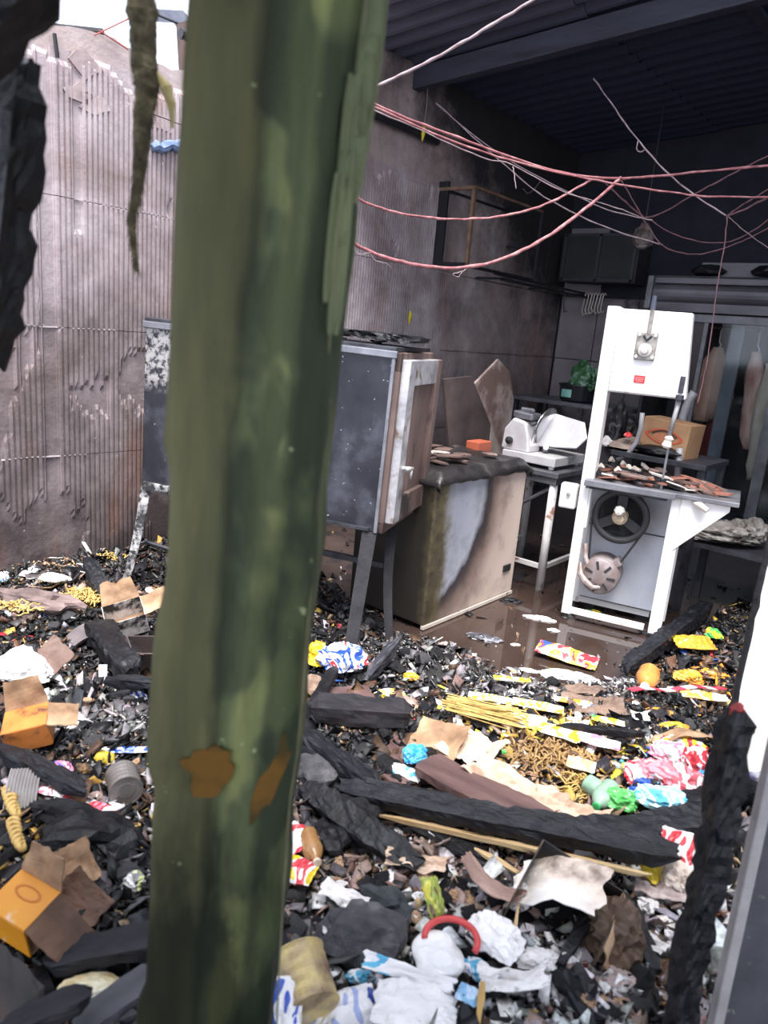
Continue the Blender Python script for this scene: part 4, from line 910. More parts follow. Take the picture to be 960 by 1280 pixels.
# rust-orange smears
OR = mat('ochre_smear', [(0.35,(0.05,0.034,0.012)),(0.6,(0.12,0.062,0.014))], 0.8, 14, spec=0.1)
for px, py, w_, h_ in ((262,962,0.075,0.075),(338,972,0.03,0.14)):
    c = on_pil(px, py); g = M(); n_ = 22
    poly = []
    for k in range(n_):
        a = 2*math.pi*k/n_; e = 1 + 0.5*mn.noise(Vector((math.cos(a)*1.8, math.sin(a)*1.8, px))); x = w_/2*e*math.cos(a); z = h_/2*e*math.sin(a)
        poly.append((x + (0.25*z if h_ > 0.1 else 0), z))
    g.prism(poly, 0.0016, Matrix.Translation((c.x, c.y - 0.0015, c.z)) @ Matrix.Rotation(R(90), 4, 'X')); g.build('ochre_smear', OR, pil)
# string hanging along the right edge
q = M(); P = [fpd(x, y, D_) for x, y, D_ in ((414,405,0.93),(402,520,0.93),(392,700,0.92),(383,800,0.92),(376,900,0.925),(362,1000,0.92),(352,1150,0.93),(345,1300,0.93))]
c = P[0]; q.tube([p - c for p in P], 0.0016, 6); o = q.build('string', mat('dirty_string',[(0.3,(0.06,0.065,0.03)),(0.7,(0.20,0.20,0.10))],0.8,9), loc=c); tag(o, 'thin dirty string hanging down the right edge of the green post', 'string')

# burnt square post at the right ---------------------------------------------------
def fromto(name, label, cat, a, b_, D0, D1, w_, h_, seed, mt=CHAR, crack=0.5, rag=0.02, roll=0.0, ext=0.0):
    p0, p1 = fpd(*a, D0), fpd(*b_, D1); d = (p1-p0).normalized()
    return plank(name, label, cat, p0 - d*ext, p1, w_, h_, seed, mt, roll, crack, rag)
fp = fromto('burnt_post', 'alligator-cracked black burnt post standing upright at the right', 'post', (846,1290), (924,888), 1.20, 1.25, 0.054, 0.052, 11, CHAR, 0.75, 0.012, R(20), 0.22)
o = lumpmesh(0.018,0.016,0.005,5).build('red_tip', mat('red_ember_paint',[(0.3,(0.16,0.012,0.01)),(0.7,(0.42,0.03,0.025))],0.6,30))
tl = fpd(921,888,1.245); o.location = fp.matrix_basis.inverted() @ tl; o.parent = fp
# white board leaning at the right edge, with a charred left edge
wbA, wbB = fpd(897,960,1.98), fpd(968,640,2.10)
z_ = (wbB-wbA).normalized(); x_ = (_r - z_*_r.dot(z_)).normalized(); y_ = z_.cross(x_)
wb = empty('white_board', 'broad white painted board leaning upright behind the burnt post', 'board', wbA); wb.rotation_euler = Matrix((x_,y_,z_)).transposed().to_euler()
WB = mat('white_board_paint', [(0.3,(0.70,0.62,0.57)),(0.6,(0.84,0.79,0.76)),(0.8,(0.87,0.84,0.82))], 0.6, 2.2)
q = M(); BL = 0.86
poly = [(0.01+0.008*mn.noise(Vector((k*0.9,0,3))), BL*k/24) for k in range(25)] + [(0.36, BL), (0.36, 0.03), (0.22,-0.02),(0.12,0.015)]
q.prism(poly[::-1], 0.024, Matrix(((1,0,0,0),(0,0,-1,0),(0,1,0,0),(0,0,0,1)))); q.build('panel', WB, wb)
g = M(); pts = [(0.006+0.006*mn.noise(Vector((k*0.9,0,3))), 0.0, BL*k/24) for k in range(25)]; g.tube(pts, [0.010+0.006*abs(mn.noise(Vector((k*1.3,5,0)))) for k in range(25)], 7); g.build('charred_edge', CHAR, wb)
for x, z in ((0.075,0.13),(0.30,0.35),(0.16,0.30),(0.10,0.52)):
    q = M(); q.lathe([(0.0,-0.003),(0.006,-0.003),(0.006,0.0),(0,0)],8,Matrix.Translation((x,-0.012,z))@Matrix.Rotation(R(90),4,'X')); q.build('nail_hole', CHAR, wb)
q = M(); q.box((0.2,0.03,-0.12),(0.06,0.04,1.2)); q.build('stud', CHARWOOD, wb)
# grey board with a pale edge, lower right corner
gbA, gbB = fpd(880,1330,1.22), fpd(966,930,1.26)
z_ = (gbB-gbA).normalized(); x_ = (_r - z_*_r.dot(z_)).normalized(); y_ = z_.cross(x_)
gb = empty('grey_board', 'dark grey scuffed board with a pale left edge at the right corner', 'board', gbA); gb.rotation_euler = Matrix((x_,y_,z_)).transposed().to_euler()
GBM = mat('dark_grey_board', [(0.3,(0.030,0.030,0.036)),(0.6,(0.07,0.07,0.082)),(0.8,(0.13,0.13,0.14))], 0.6, 7, spots=(0.20,0.18,0.16), sscale=40, sth=0.68)
q = M(); q.box((0.16,0.0,0.28),(0.30,0.02,0.9)); q.build('panel', GBM, gb)
q = M(); q.box((0.005,0.0,0.28),(0.022,0.026,0.9)); q.build('edge_strip', mat('pale_edge',[(0.3,(0.24,0.22,0.22)),(0.7,(0.40,0.38,0.38))],0.7,9), gb, bevel=0.003)

# charred timbers hanging at the upper left, and the frayed hank ---------------------
fromto('charred_timber', 'thick charred timber stub hanging at the upper left edge', 'timber', (-14,452), (24,78), 1.15, 1.10, 0.068, 0.068, 13, CHAR, 0.6, 0.03, R(10))
fromto('charred_rafter', 'black rafter end crossing the top left corner', 'rafter', (-60,90), (60,-60), 0.95, 0.95, 0.075, 0.06, 14, CHAR, 0.4, 0.02)
def hank():
    g = M(); prof = [(176,-30,24),(178,30,21),(180,80,19),(184,110,18),(179,150,14),(176,200,11),(170,245,8),(164,270,6),(166,300,5),(171,340,3)]
    P = [fpd(x, y, 1.25) for x, y, _ in prof]; c = P[0]
    W_ = [hw*1.2/FPX for _,_,hw in prof]; rr = random.Random(8); vs = []
    n = 12; k = 60; sm = []
    for i in range(k+1):
        t = i/k*(len(P)-1); a = min(int(t), len(P)-2); sm.append((P[a].lerp(P[a+1], t-a) - c, W_[a]*(1-(t-a)) + W_[a+1]*(t-a)))
    for i,(p, r_) in enumerate(sm):
        for j in range(n):
            an = 2*math.pi*j/n; q_ = 1 + 0.35*mn.noise(Vector((math.cos(an)*2, math.sin(an)*2, i*0.5)))
            vs.append(p + (_r*math.cos(an) + _h*math.sin(an)*0.7)*r_*q_*0.8)
    g.add(vs, [(i*n+j,(i+1)*n+j,(i+1)*n+(j+1)%n,i*n+(j+1)%n) for i in range(k) for j in range(n)] + [tuple(range(n)), tuple(range(k*n,k*n+n))[::-1]])
    o = g.build('frayed_hank', mat('mossy_fibre',[(0.3,(0.035,0.03,0.016)),(0.55,(0.10,0.085,0.045)),(0.75,(0.24,0.21,0.13))],0.95,40,bmp=0.5), loc=c)
    f = M()
    for _ in range(900):
        i = rr.randrange(0, k); p, r_ = sm[i]; an = rr.uniform(0, 2*math.pi); s_ = p + (_r*math.cos(an) + _h*math.sin(an)*0.7)*r_*0.75
        d = (_r*math.cos(an) + _h*math.sin(an))*rr.uniform(0.2,1.0)*0.006 + Vector((0,0,-rr.uniform(0.004,0.02)))
        e = s_ + d; wv = _r*0.0006
        f.add([s_-wv, s_+wv, e, s_+_h*0.0006],[(0,1,2),(1,3,2),(3,0,2)])
    part_kind(f.build('fibres', MATS['mossy_fibre'], o))
    y_ = M(); Q = [fpd(x, yv, 1.25) - c for x, yv in ((196,90),(208,110),(214,130),(216,160))]
    y_.tube(Q, [0.002,0.010,0.007,0.002], 7); y_.build('yellow_wisp', mat('yellow_wisp',[(0.3,(0.28,0.20,0.04)),(0.7,(0.45,0.40,0.22))],0.9,30), o)
    return tag(o, 'frayed mossy brown hank of fibre dangling left of the green post', 'hank')
hank()

# ================================================================== CABLES
PINK = mat('sooty_pink_cable', [(0.3,(0.16,0.045,0.055)),(0.5,(0.28,0.10,0.105)),(0.7,(0.42,0.23,0.23))], 0.6, 22)
DPINK = mat('dull_red_cable', [(0.3,(0.06,0.022,0.03)),(0.7,(0.13,0.055,0.065))], 0.6, 22)
PALEW = mat('pale_wire', [(0.3,(0.16,0.10,0.11)),(0.7,(0.34,0.26,0.27))], 0.6, 22)
def cable(name, label, pts, r, m_, cat='cable'):
    """pts: (px, py, depth)"""
    P = [pd(*p) if p[2] else pX(p[0], p[1], 0.02) for p in pts]; c = P[0]; D_ = []
    def cr(a, b_, c_, d, t):
        return 0.5*((2*b_) + (-a + c_)*t + (2*a - 5*b_ + 4*c_ - d)*t*t + (-a + 3*b_ - 3*c_ + d)*t**3)
    for i in range(len(P)-1):
        a, b_, e, d = P[max(i-1,0)], P[i], P[i+1], P[min(i+2,len(P)-1)]
        for k in range(6): D_.append(cr(a, b_, e, d, k/6))
    D_.append(P[-1]); rr = random.Random(len(label))
    D_ = [p - c + Vector((rr.uniform(-1,1),rr.uniform(-1,1),rr.uniform(-1,1)))*0.0022 for p in D_]
    q = M(); q.tube(D_, [r*rr.uniform(0.82,1.2) for _ in D_], 7)
    return tag(q.build(name, m_, loc=c, smooth=True), label, cat)
cable('roof_cable','thick pale pink cable rising from the post to the roof',[(440,120,3.0),(464,110,3.0),(510,90,3.0),(570,58,2.95),(620,28,2.9),(680,-8,2.85)],0.0065,PALEW)
cable('overhead_cable','upper pink cable sagging from the post to the right edge',[(440,116,3.3),(464,128,3.35),(520,152,3.5),(600,182,3.7),(680,210,3.9),(745,222,4.0),(800,222,4.05),(880,214,4.0),(970,206,3.9)],0.0065,PINK)
cable('overhead_cable','lower pink cable just under the upper one',[(440,118,3.2),(464,132,3.25),(540,166,3.45),(610,192,3.6),(690,214,3.8),(760,228,3.9),(850,242,3.95),(900,246,3.95),(970,246,3.9)],0.005,PINK)
cable('overhead_wire','thin pale wire running beside the pink overhead cables',[(440,120,3.3),(464,136,3.35),(520,160,3.5),(600,196,3.7),(640,206,3.8),(700,238,3.9),(760,256,4.0),(806,273,4.1),(815,275,4.1)],0.003,PALEW)
cable('slack_wire','long thin pale wire slanting down from the wall top',[(545,128,5.2),(590,170,5.0),(640,214,4.8),(690,252,4.6),(760,285,4.5),(828,306,4.4)],0.004,PALEW,'wire')
cable('slack_wire','thin wire from the wall top meeting the cable knot',[(545,130,5.2),(620,190,4.9),(700,235,4.6),(760,262,4.4),(808,274,4.2)],0.0035,PALEW,'wire')
cable('sagging_cable','pink cable sagging across the wall bracket to the cable knot',[(438,243,3.4),(470,258,3.5),(520,270,3.65),(580,274,3.8),(640,268,3.9),(690,252,3.95),(730,230,4.0),(748,221,4.0)],0.0062,PINK)
cable('sagging_cable','thickest pink cable sagging lowest below the wall bracket',[(434,300,3.3),(470,318,3.4),(520,331,3.5),(570,335,3.6),(625,325,3.7),(680,298,3.8),(730,262,3.9),(770,228,4.0),(776,222,4.0)],0.0088,PINK)
cable('drooping_cable','dull red cable drooping right of the cable knot to the edge',[(750,222,4.2),(772,244,4.25),(800,268,4.3),(808,272,4.3),(830,265,4.3),(870,242,4.3),(920,215,4.2),(970,190,4.1)],0.005,DPINK)
cable('drooping_cable','lowest dull red loop hanging under the cable knot',[(776,224,4.2),(792,252,4.25),(808,280,4.3),(830,308,4.3),(865,318,4.3),(900,312,4.25),(940,296,4.2),(975,276,4.1)],0.004,DPINK)
cable('drooping_cable','dull loop swinging from the knot to the right edge',[(812,274,4.3),(840,292,4.3),(880,303,4.3),(915,301,4.25),(945,286,4.2),(975,262,4.1)],0.004,DPINK)
cable('ceiling_cord','thin pale cord slanting from the ceiling to the forked joint',[(742,98,4.6),(765,130,4.4),(800,178,4.2),(850,230,4.1),(908,270,4.0)],0.0045,PALEW,'cord')
cable('dangling_cable','dull red cord hanging straight down from the forked joint',[(909,270,4.0),(905,310,4.0),(896,360,4.0),(889,420,4.0),(880,470,4.0),(872,505,4.0)],0.0035,DPINK,'cord')
cable('fork_cable','dull cable leaving the forked joint to the upper right',[(909,270,4.0),(930,262,4.0),(950,252,3.95),(975,240,3.9)],0.006,DPINK)
cable('fork_cable','thin cable leaving the forked joint steeply to the right edge',[(909,270,4.0),(925,258,4.05),(945,246,4.05),(975,228,4.0)],0.0045,DPINK)
cable('fork_wire','fine wire dropping from the forked joint to the right',[(909,270,4.0),(930,288,4.05),(960,310,4.1),(975,318,4.1)],0.0025,PALEW,'wire')
cable('wire_loop','small curled loop of wire on the ceiling cord',[(798,176,4.2),(796,186,4.2),(800,190,4.2),(806,187,4.2)],0.004,PALEW,'wire')
cable('frayed_strands','frayed strand ends hanging under the thickest pink cable',[(588,334,3.65),(576,340,3.65),(566,342,3.65),(572,346,3.66),(578,340,3.66)],0.0025,PALEW,'strands')
cable('frayed_strands','frayed strand ends on the left of the thickest cable',[(440,306,3.3),(450,318,3.32),(462,316,3.34),(470,326,3.36),(484,330,3.38),(490,336,3.4)],0.0016,PALEW,'strands')
cable('loose_wire','loose wire tail below the crossing of the overhead cables',[(641,208,3.8),(643,220,3.8),(645,236,3.8)],0.0025,PALEW,'wire')
cable('wall_wire','dark wire slanting over the lit upper left wall',[(10,66,3.9),(60,92,3.95),(110,114,4.0),(160,132,4.1),(245,162,4.2)],0.004,mat('dark_wire',(0.05,0.035,0.04),0.6),'wire')
cable('hooked_wire','small hooked pale wire on the wall right of the bracket',[(654,236,0),(660,242,0),(668,236,0),(676,226,0)],0.006,PALEW,'wire')
# yellow tie ends hanging at the wall
for px, py, X_, lab in ((529,168,0.10,'yellow tag hanging from the wire at the wall top'),(512,398,0.02,'yellow wire end hanging just above the oven top')):
    p = pX(px, py, X_); q = M(); q.tube([(0,0,0.06),(0.004,0,0.03),(0,0,0),(-0.004,0,-0.05)],[0.008,0.018,0.016,0.004],7); o = q.build('yellow_tag', mat('yellow_tie',(0.60,0.45,0.03),0.5), loc=p); tag(o, lab, 'tag')
    L = 1.0 if py > 300 else 0.32
    q = M(); q.tube([(0,0,0.05),(0.01,0.0,0.05+L*0.5),(0.0,0.0,0.05+L)],0.003,5); q.build('wire', PALEW, o)
# conduits along the wall top
p = pX(462,152,0.04); q = M(); q.tube([(0.05,0.6,3.13),(0.05,2.2,3.13),(0.05,3.05,3.13)],0.028,10); o = q.build('wall_conduit', BLACKM); tag(o, 'black pipe run along the plaster band under the roof', 'pipe')
q = M(); rr = random.Random(2)
pa, pb = pX(190,185,0.03), pX(236,180,0.03)
q.tube([pa + (pb-pa)*t + Vector((0.0,0,0.01*math.sin(t*17))) for t in [k/8 for k in range(10)]],[0.02,0.032,0.026,0.034,0.024,0.034,0.028,0.03,0.026,0.02],8); o = q.build('blue_strip', mat('blue_plastic_strip',[(0.3,(0.05,0.08,0.16)),(0.6,(0.16,0.22,0.36)),(0.8,(0.30,0.36,0.48))],0.45,16)); tag(o, 'crinkled blue plastic strip hung on the wall left of the post', 'strip')
# gutter, rod and remnants over the left wall
pa, pb = pX(20,30,-0.06), pX(128,41,-0.06)
q = M(); q.tube([pa, pb], 0.022, 8); o = q.build('wall_gutter', BLACKM); tag(o, 'thin dark gutter edge along the head of the left wall', 'gutter')
pa, pb = pX(68,42,0.02), pX(72,72,0.02); q = M(); q.tube([pa, pb],0.010,6); o = q.build('wall_bar', BLACKM); tag(o, 'short black bar fixed upright at the head of the left wall', 'bar')
for a, b_, lab in (((118,44),(172,18),'red wire rising from the gutter end above the left wall'),((124,38),(160,62),'red wire dropping from the gutter end onto the wall')):
    q = M(); q.tube([pX(*a,0.02), pX(*b_,0.02)],0.004,6); o = q.build('red_wire', mat('red_wire',(0.30,0.07,0.06),0.6)); tag(o, lab, 'wire')
q = M(); q.tube([pX(180,12,-0.1), pX(244,38,-0.1)],0.007,6); o = q.build('dark_stay', BLACKM); tag(o, 'thin dark stay slanting between hank and green post', 'stay')
NS_ = mat('bluish_sheet', [(0.3,(0.16,0.18,0.24)),(0.7,(0.34,0.37,0.44))], 0.6, 6)
pc = pX(232,0,-0.25); q = M(); q.sheet(lambda u, v: (-0.2-0.4*v, pc.y-0.06+1.1*u, pc.z-0.10+0.08*v+0.02*math.cos(u*37)), 60, 2, 0.006); o = q.build('broken_roof_sheet', NS_); tag(o, 'bluish remnant of corrugated roofing beyond the left wall top', 'roofing')
q = M()
pc2 = pX(226,52,-0.04); q.box((0,0,0),(0.10,0.24,0.34),(0.1,0,0)); o = q.build('wall_stub', PLASTER, wall_left, loc=(pc2.x-0.02,pc2.y+0.15,pc2.z-0.05))
# ================================================================== RUBBLE
HEAD = math.atan2(_r.y, _r.x)
# bed of ash over the floor -------------------------------------------------------
def bed_mat():
    mt, nt, p = nt_new('ash_bed')
    n = tex(nt, 9, 7, 0.7); c = ramp(nt, [(0.32,(0.005,0.005,0.006)),(0.52,(0.018,0.017,0.017)),(0.66,(0.055,0.05,0.048)),(0.8,(0.20,0.185,0.18))]); nt.links.new(n.outputs['Fac'], c.inputs['Fac'])
    n2 = tex(nt, 2.2, 4); k = ramp(nt, [(0.54,(0,0,0)),(0.66,(0.7,0.7,0.7))]); nt.links.new(n2.outputs['Fac'], k.inputs['Fac'])
    col = mix(nt, k.outputs['Color'], c.outputs['Color'], (0.085,0.05,0.036))
    nt.links.new(col, p.inputs['Base Color']); p.inputs['Roughness'].default_value = 0.75
    bump(nt, p, tex(nt, 55, 6, 0.7).outputs['Fac'], 0.6, 0.02)
    return mt
g = M(); nx, ny = 200, 210
X0, X1, Y0, Y1 = 0.012, 5.2, -2.3, 4.4
def puddle_k(X, Y):
    v = (X - CAM.x)*-0.629 + (Y - CAM.y)*0.777
    return v
for j in range(ny+1):
    for i in range(nx+1):
        X = X0 + (X1-X0)*i/nx; Y = Y0 + (Y1-Y0)*j/ny
        z = T(X, Y); p = Vector((X, Y, 0)); am = sst(-0.02, 0.05, z)
        g.v.append((X, Y, z - 0.012 + am*(0.014*mn.noise(p*14) + 0.008*mn.noise(p*33))))
w_ = nx+1
g.f = [(j*w_+i, j*w_+i+1, (j+1)*w_+i+1, (j+1)*w_+i) for j in range(ny) for i in range(nx)
       if max(g.v[j*w_+i][2], g.v[j*w_+i+1][2], g.v[(j+1)*w_+i][2], g.v[(j+1)*w_+i+1][2]) > -0.006]
used = sorted({k for f in g.f for k in f}); idx = {k: i for i, k in enumerate(used)}
g.v = [g.v[k] for k in used]; g.f = [tuple(idx[k] for k in f) for f in g.f]
o = g.build('ash_heap', bed_mat(), smooth=True); tag(o, 'heap of black ash and cinders spread over the shop floor', 'ash', kind='stuff')
# brown puddle -----------------------------------------------------------------
PUD = mat('brown_water', [(0.3,(0.028,0.018,0.014)),(0.7,(0.055,0.036,0.030))], 0.05, 2, spec=0.6)
g = M(); poly = []
for px, py in ((505,800),(520,775),(560,768),(640,735),(690,700),(740,715),(800,735),(850,765),(835,810),(790,850),(730,862),(660,868),(590,862),(550,850),(520,830)):
    p = pz(px, py, 0); poly.append((p.x, p.y))
cx = sum(a for a,_ in poly)/len(poly); cy = sum(b for _,b in poly)/len(poly)
g.prism([(a-cx, b-cy) for a, b in poly][::1], 0.006); o = g.build('puddle', PUD, loc=(cx, cy, 0.003))
tag(o, 'brown puddle of water between the freezer and the band saw', 'puddle', kind='stuff')

# ---------------------------------------------------------------- loose chips (uncountable)
rng = np.random.default_rng(7)
def debris_mat(name, rough=0.5, bmp=0.4):
    mt, nt, p = nt_new(name); a = nt.nodes.new('ShaderNodeAttribute'); a.attribute_name = 'piece'
    n = tex(nt, 60, 4, 0.6); k = ramp(nt, [(0.3,(0.55,0.53,0.52)),(0.65,(1.1,1.1,1.1))]); nt.links.new(n.outputs['Fac'], k.inputs['Fac'])
    c = mix(nt, 1.0, a.outputs['Color'], k.outputs['Color'], 'MULTIPLY'); nt.links.new(c, p.inputs['Base Color']); p.inputs['Roughness'].default_value = rough; p.inputs['Specular IOR Level'].default_value = 0.35
    bump(nt, p, n.outputs['Fac'], bmp, 0.01)
    return mt
DEB = debris_mat('loose_debris')
PAL = {'k': (0.006,0.006,0.0075), 'd': (0.024,0.024,0.028), 'm': (0.10,0.096,0.10), 'l': (0.34,0.32,0.33), 'w': (0.74,0.72,0.72), 'b': (0.10,0.055,0.034), 'p': (0.30,0.205,0.175),
       't': (0.42,0.29,0.17), 'g': (0.48,0.31,0.07), 'y': (0.70,0.55,0.06), 'r': (0.50,0.04,0.05), 'o': (0.62,0.24,0.03), 'u': (0.06,0.16,0.55), 'c': (0.12,0.45,0.62), 'e': (0.10,0.36,0.08)}
KEYS = list(PAL)
BASEW = {'k': 5.5, 'd': 3.2, 'm': 1.2, 'b': 1.4, 'p': 0.4, 'l': 0.4, 't': 0.25, 'w': 0.12, 'g': 0.12, 'r': 0.05, 'u': 0.04, 'y': 0.04}
ZONES = [(105,745,.13,{'g':9,'t':5}), (60,745,.25,{'p':3,'t':2}), (485,1095,.30,{'p':11,'l':6,'b':8,'w':3}), (520,1110,.2,{'w':4,'p':4,'t':2}), (650,900,.24,{'g':5,'y':4,'w':4,'b':3,'t':3}), (690,945,.2,{'b':7,'g':7,'t':3}),
         (640,855,.24,{'l':14,'m':14,'w':4}), (740,850,.26,{'l':16,'m':12,'w':4}), (610,1180,.2,{'w':9,'l':8}), (440,1185,.16,{'m':9,'d':5,'l':3}), (770,1190,.2,{'l':4,'p':4,'w':3}),
         (900,1180,.22,{'b':5,'p':4,'o':1.5,'w':2}), (905,1060,.2,{'t':4,'w':3,'p':4}), (860,850,.25,{'o':4,'b':4,'d':4}), (20,1050,.14,{'g':6,'t':4}), (110,1060,.2,{'k':10,'d':5}), (130,1000,.2,{'b':4,'l':2,'w':2,'g':1.5}),
         (90,900,.15,{'l':3,'m':4}), (160,895,.14,{'m':7,'l':4}), (830,965,.2,{'w':5,'r':2,'c':3,'u':2}), (760,930,.22,{'w':4,'t':4,'y':2.5,'b':3}), (680,1000,.2,{'t':4,'p':3}), (500,810,.25,{'m':10,'l':7}), (560,810,.2,{'m':8,'l':7}),
         (460,950,.2,{'d':5,'k':4,'b':3}), (400,880,.12,{'t':3,'b':5,'p':3}), (810,1100,.18,{'w':3,'l':3,'p':2}), (860,1130,.16,{'w':4,'p':3,'l':3}), (700,1200,.2,{'l':4,'m':4,'w':3}), (560,1240,.25,{'w':4,'l':3,'d':3}), (70,710,.2,{'l':2,'w':2,'t':2}), (40,860,.15,{'w':3,'l':3}), (420,1000,.2,{'m':5,'d':5}), (360,1150,.25,{'m':3,'l':2,'p':2}), (880,950,.2,{'d':4})]
ZW = []
for px, py, r, wts in ZONES:
    p = gp(px, py); ZW.append((p.x, p.y, r, wts))
def pick_cols(XY):
    n = len(XY); Wt = np.zeros((n, len(KEYS)))
    for k, v in BASEW.items(): Wt[:, KEYS.index(k)] += v
    for x, y, r, wts in ZW:
        a = np.exp(-((XY[:,0]-x)**2 + (XY[:,1]-y)**2)/(r*r))
        Wt *= (1 - 0.75*a)[:,None]
        for k, v in wts.items(): Wt[:, KEYS.index(k)] += v*0.95*a
    Wt /= Wt.sum(1, keepdims=True); cu = Wt.cumsum(1); u = rng.random((n,1)); ki = (u > cu).sum(1).clip(0, len(KEYS)-1)
    base = np.array([PAL[k] for k in KEYS])[ki]
    return np.clip(base*rng.uniform(0.55, 1.35, (n,1))*rng.uniform(0.92,1.08,(n,3)), 0.004, 0.85), ki
def sample_xy(n):
    out = []
    tot = 0
    while tot < n:
        X = rng.uniform(0.03, 4.7, n*3); Y = rng.uniform(-1.9, 3.6, n*3)
        v = (X-CAM.x)*-0.629 + (Y-CAM.y)*0.777; l = (X-CAM.x)*0.777 + (Y-CAM.y)*0.629
        ok = (v > 0.75) & (np.abs(l) < v*0.62 + 0.25)
        pr = (1.3/np.maximum(v, 0.9))**1.25
        ok &= rng.random(len(X)) < pr
        X, Y = X[ok], Y[ok]; Z = np.array([T(a, b) for a, b in zip(X, Y)])
        k = Z > 0.012*rng.random(len(Z)) + 0.004
        k |= (Z > -0.05) & (rng.random(len(Z)) < 0.06)
        X, Y, Z = X[k], Y[k], np.maximum(Z[k], 0.0)
        out.append(np.stack([X, Y, Z], 1)); tot += len(X)
    return np.concatenate(out)[:n]
def rotm(ax, ay, az):
    ca, sa, cb, sb, cc, sc = np.cos(ax), np.sin(ax), np.cos(ay), np.sin(ay), np.cos(az), np.sin(az); n = len(ax); Rm = np.zeros((n,3,3))
    Rm[:,0,0]=cc*cb; Rm[:,0,1]=cc*sb*sa-sc*ca; Rm[:,0,2]=cc*sb*ca+sc*sa; Rm[:,1,0]=sc*cb; Rm[:,1,1]=sc*sb*sa+cc*ca; Rm[:,1,2]=sc*sb*ca-cc*sa; Rm[:,2,0]=-sb; Rm[:,2,1]=cb*sa; Rm[:,2,2]=cb*ca
    return Rm
OCT = (np.array([(1,0,0),(0,1,0),(-1,0,0),(0,-1,0),(0,0,1),(0,0,-1)],float), [(0,1,4),(1,2,4),(2,3,4),(3,0,4),(1,0,5),(2,1,5),(3,2,5),(0,3,5)])
_fv = [(x, y, z) for z in (-1, 1) for y in (-1, 1) for x in (-1, 0, 1)]
FLK = (np.array(_fv, float), [(0,3,4,1),(1,4,5,2),(6,7,10,9),(7,8,11,10),(0,1,7,6),(1,2,8,7),(3,9,10,4),(4,10,11,5),(0,6,9,3),(2,5,11,8)])
def chips(name, label, cat, n, shape, smin, smax, flat, tilt, jit, elong=1.0, lift=0.3, only=None, bend=0.0):
    P = sample_xy(n); C_, ki = pick_cols(P)
    if only is not None:
        k = np.isin(ki, [KEYS.index(q) for q in only]); P, C_ = P[k], C_[k]
    n = len(P); bv, bf = shape; nv = len(bv)
    s_ = smin*(smax/smin)**(rng.random(n)**1.7)
    sc = np.stack([s_*rng.uniform(0.7,1.3,n)*elong, s_*rng.uniform(0.45,1.0,n)/math.sqrt(elong), s_*flat*rng.uniform(0.5,1.4,n)], 1)
    V = bv[None] * (1 + jit*rng.uniform(-1,1,(n,nv,1))) + jit*0.5*rng.uniform(-1,1,(n,nv,3))
    if bend: V[:,:,2] += (bend*rng.uniform(-1,1,n)/np.maximum(flat,0.02))[:,None]*(V[:,:,0]**2 - 0.5)
    V = V*sc[:,None,:]
    Rm = rotm(rng.normal(0,tilt,n), rng.normal(0,tilt,n), rng.uniform(0,6.283,n))
    V = np.einsum('nij,nvj->nvi', Rm, V) + P[:,None,:]; V[:,:,2] += (s_*lift*rng.random(n))[:,None]
    me = bpy.data.meshes.new(name); nf = len(bf); ls = np.array([len(f) for f in bf]); li = np.concatenate([np.array(f) for f in bf])
    me.vertices.add(n*nv); me.vertices.foreach_set('co', V.reshape(-1).astype(np.float32))
    L = (li[None] + (np.arange(n)*nv)[:,None]).reshape(-1); me.loops.add(len(L)); me.loops.foreach_set('vertex_index', L.astype(np.int32))
    tot = np.tile(ls, n); st_ = np.concatenate([[0], np.cumsum(tot)[:-1]]); me.polygons.add(len(tot)); me.polygons.foreach_set('loop_start', st_.astype(np.int32)); me.polygons.foreach_set('loop_total', tot.astype(np.int32))
    me.update(calc_edges=True); me.validate()
    at_ = me.attributes.new('piece', 'FLOAT_COLOR', 'POINT'); cc = np.ones((n*nv,4), np.float32); cc[:,:3] = np.repeat(C_, nv, 0); at_.data.foreach_set('color', cc.reshape(-1))
    me.materials.append(DEB); o = bpy.data.objects.new(name, me); COL.objects.link(o); tag(o, label, cat, kind='stuff'); return o
chips('cinder_gravel','loose lumps of cinder and burnt food strewn over the ash','cinders',24000,OCT,0.004,0.022,0.75,0.9,0.30)
chips('burnt_flakes','thin curled flakes of burnt paper and film over the rubble','flakes',17000,FLK,0.005,0.026,0.13,0.65,0.45,1.2,0.5,bend=0.2)
chips('burnt_splinters','fine burnt splinters and sticks scattered through the rubble','splinters',3600,FLK,0.008,0.026,0.16,0.45,0.30,2.2,0.5)
chips('burnt_film','curled scraps of burnt film and card lying over the cinders','scraps',2600,FLK,0.016,0.042,0.05,0.5,0.5,1.2,0.6,only=('k','d','m','b','p','t','w'),bend=0.35)
chips('fine_ash','fine ash crumbs filling the gaps in the rubble','ash',26000,OCT,0.0025,0.009,0.8,0.9,0.30)

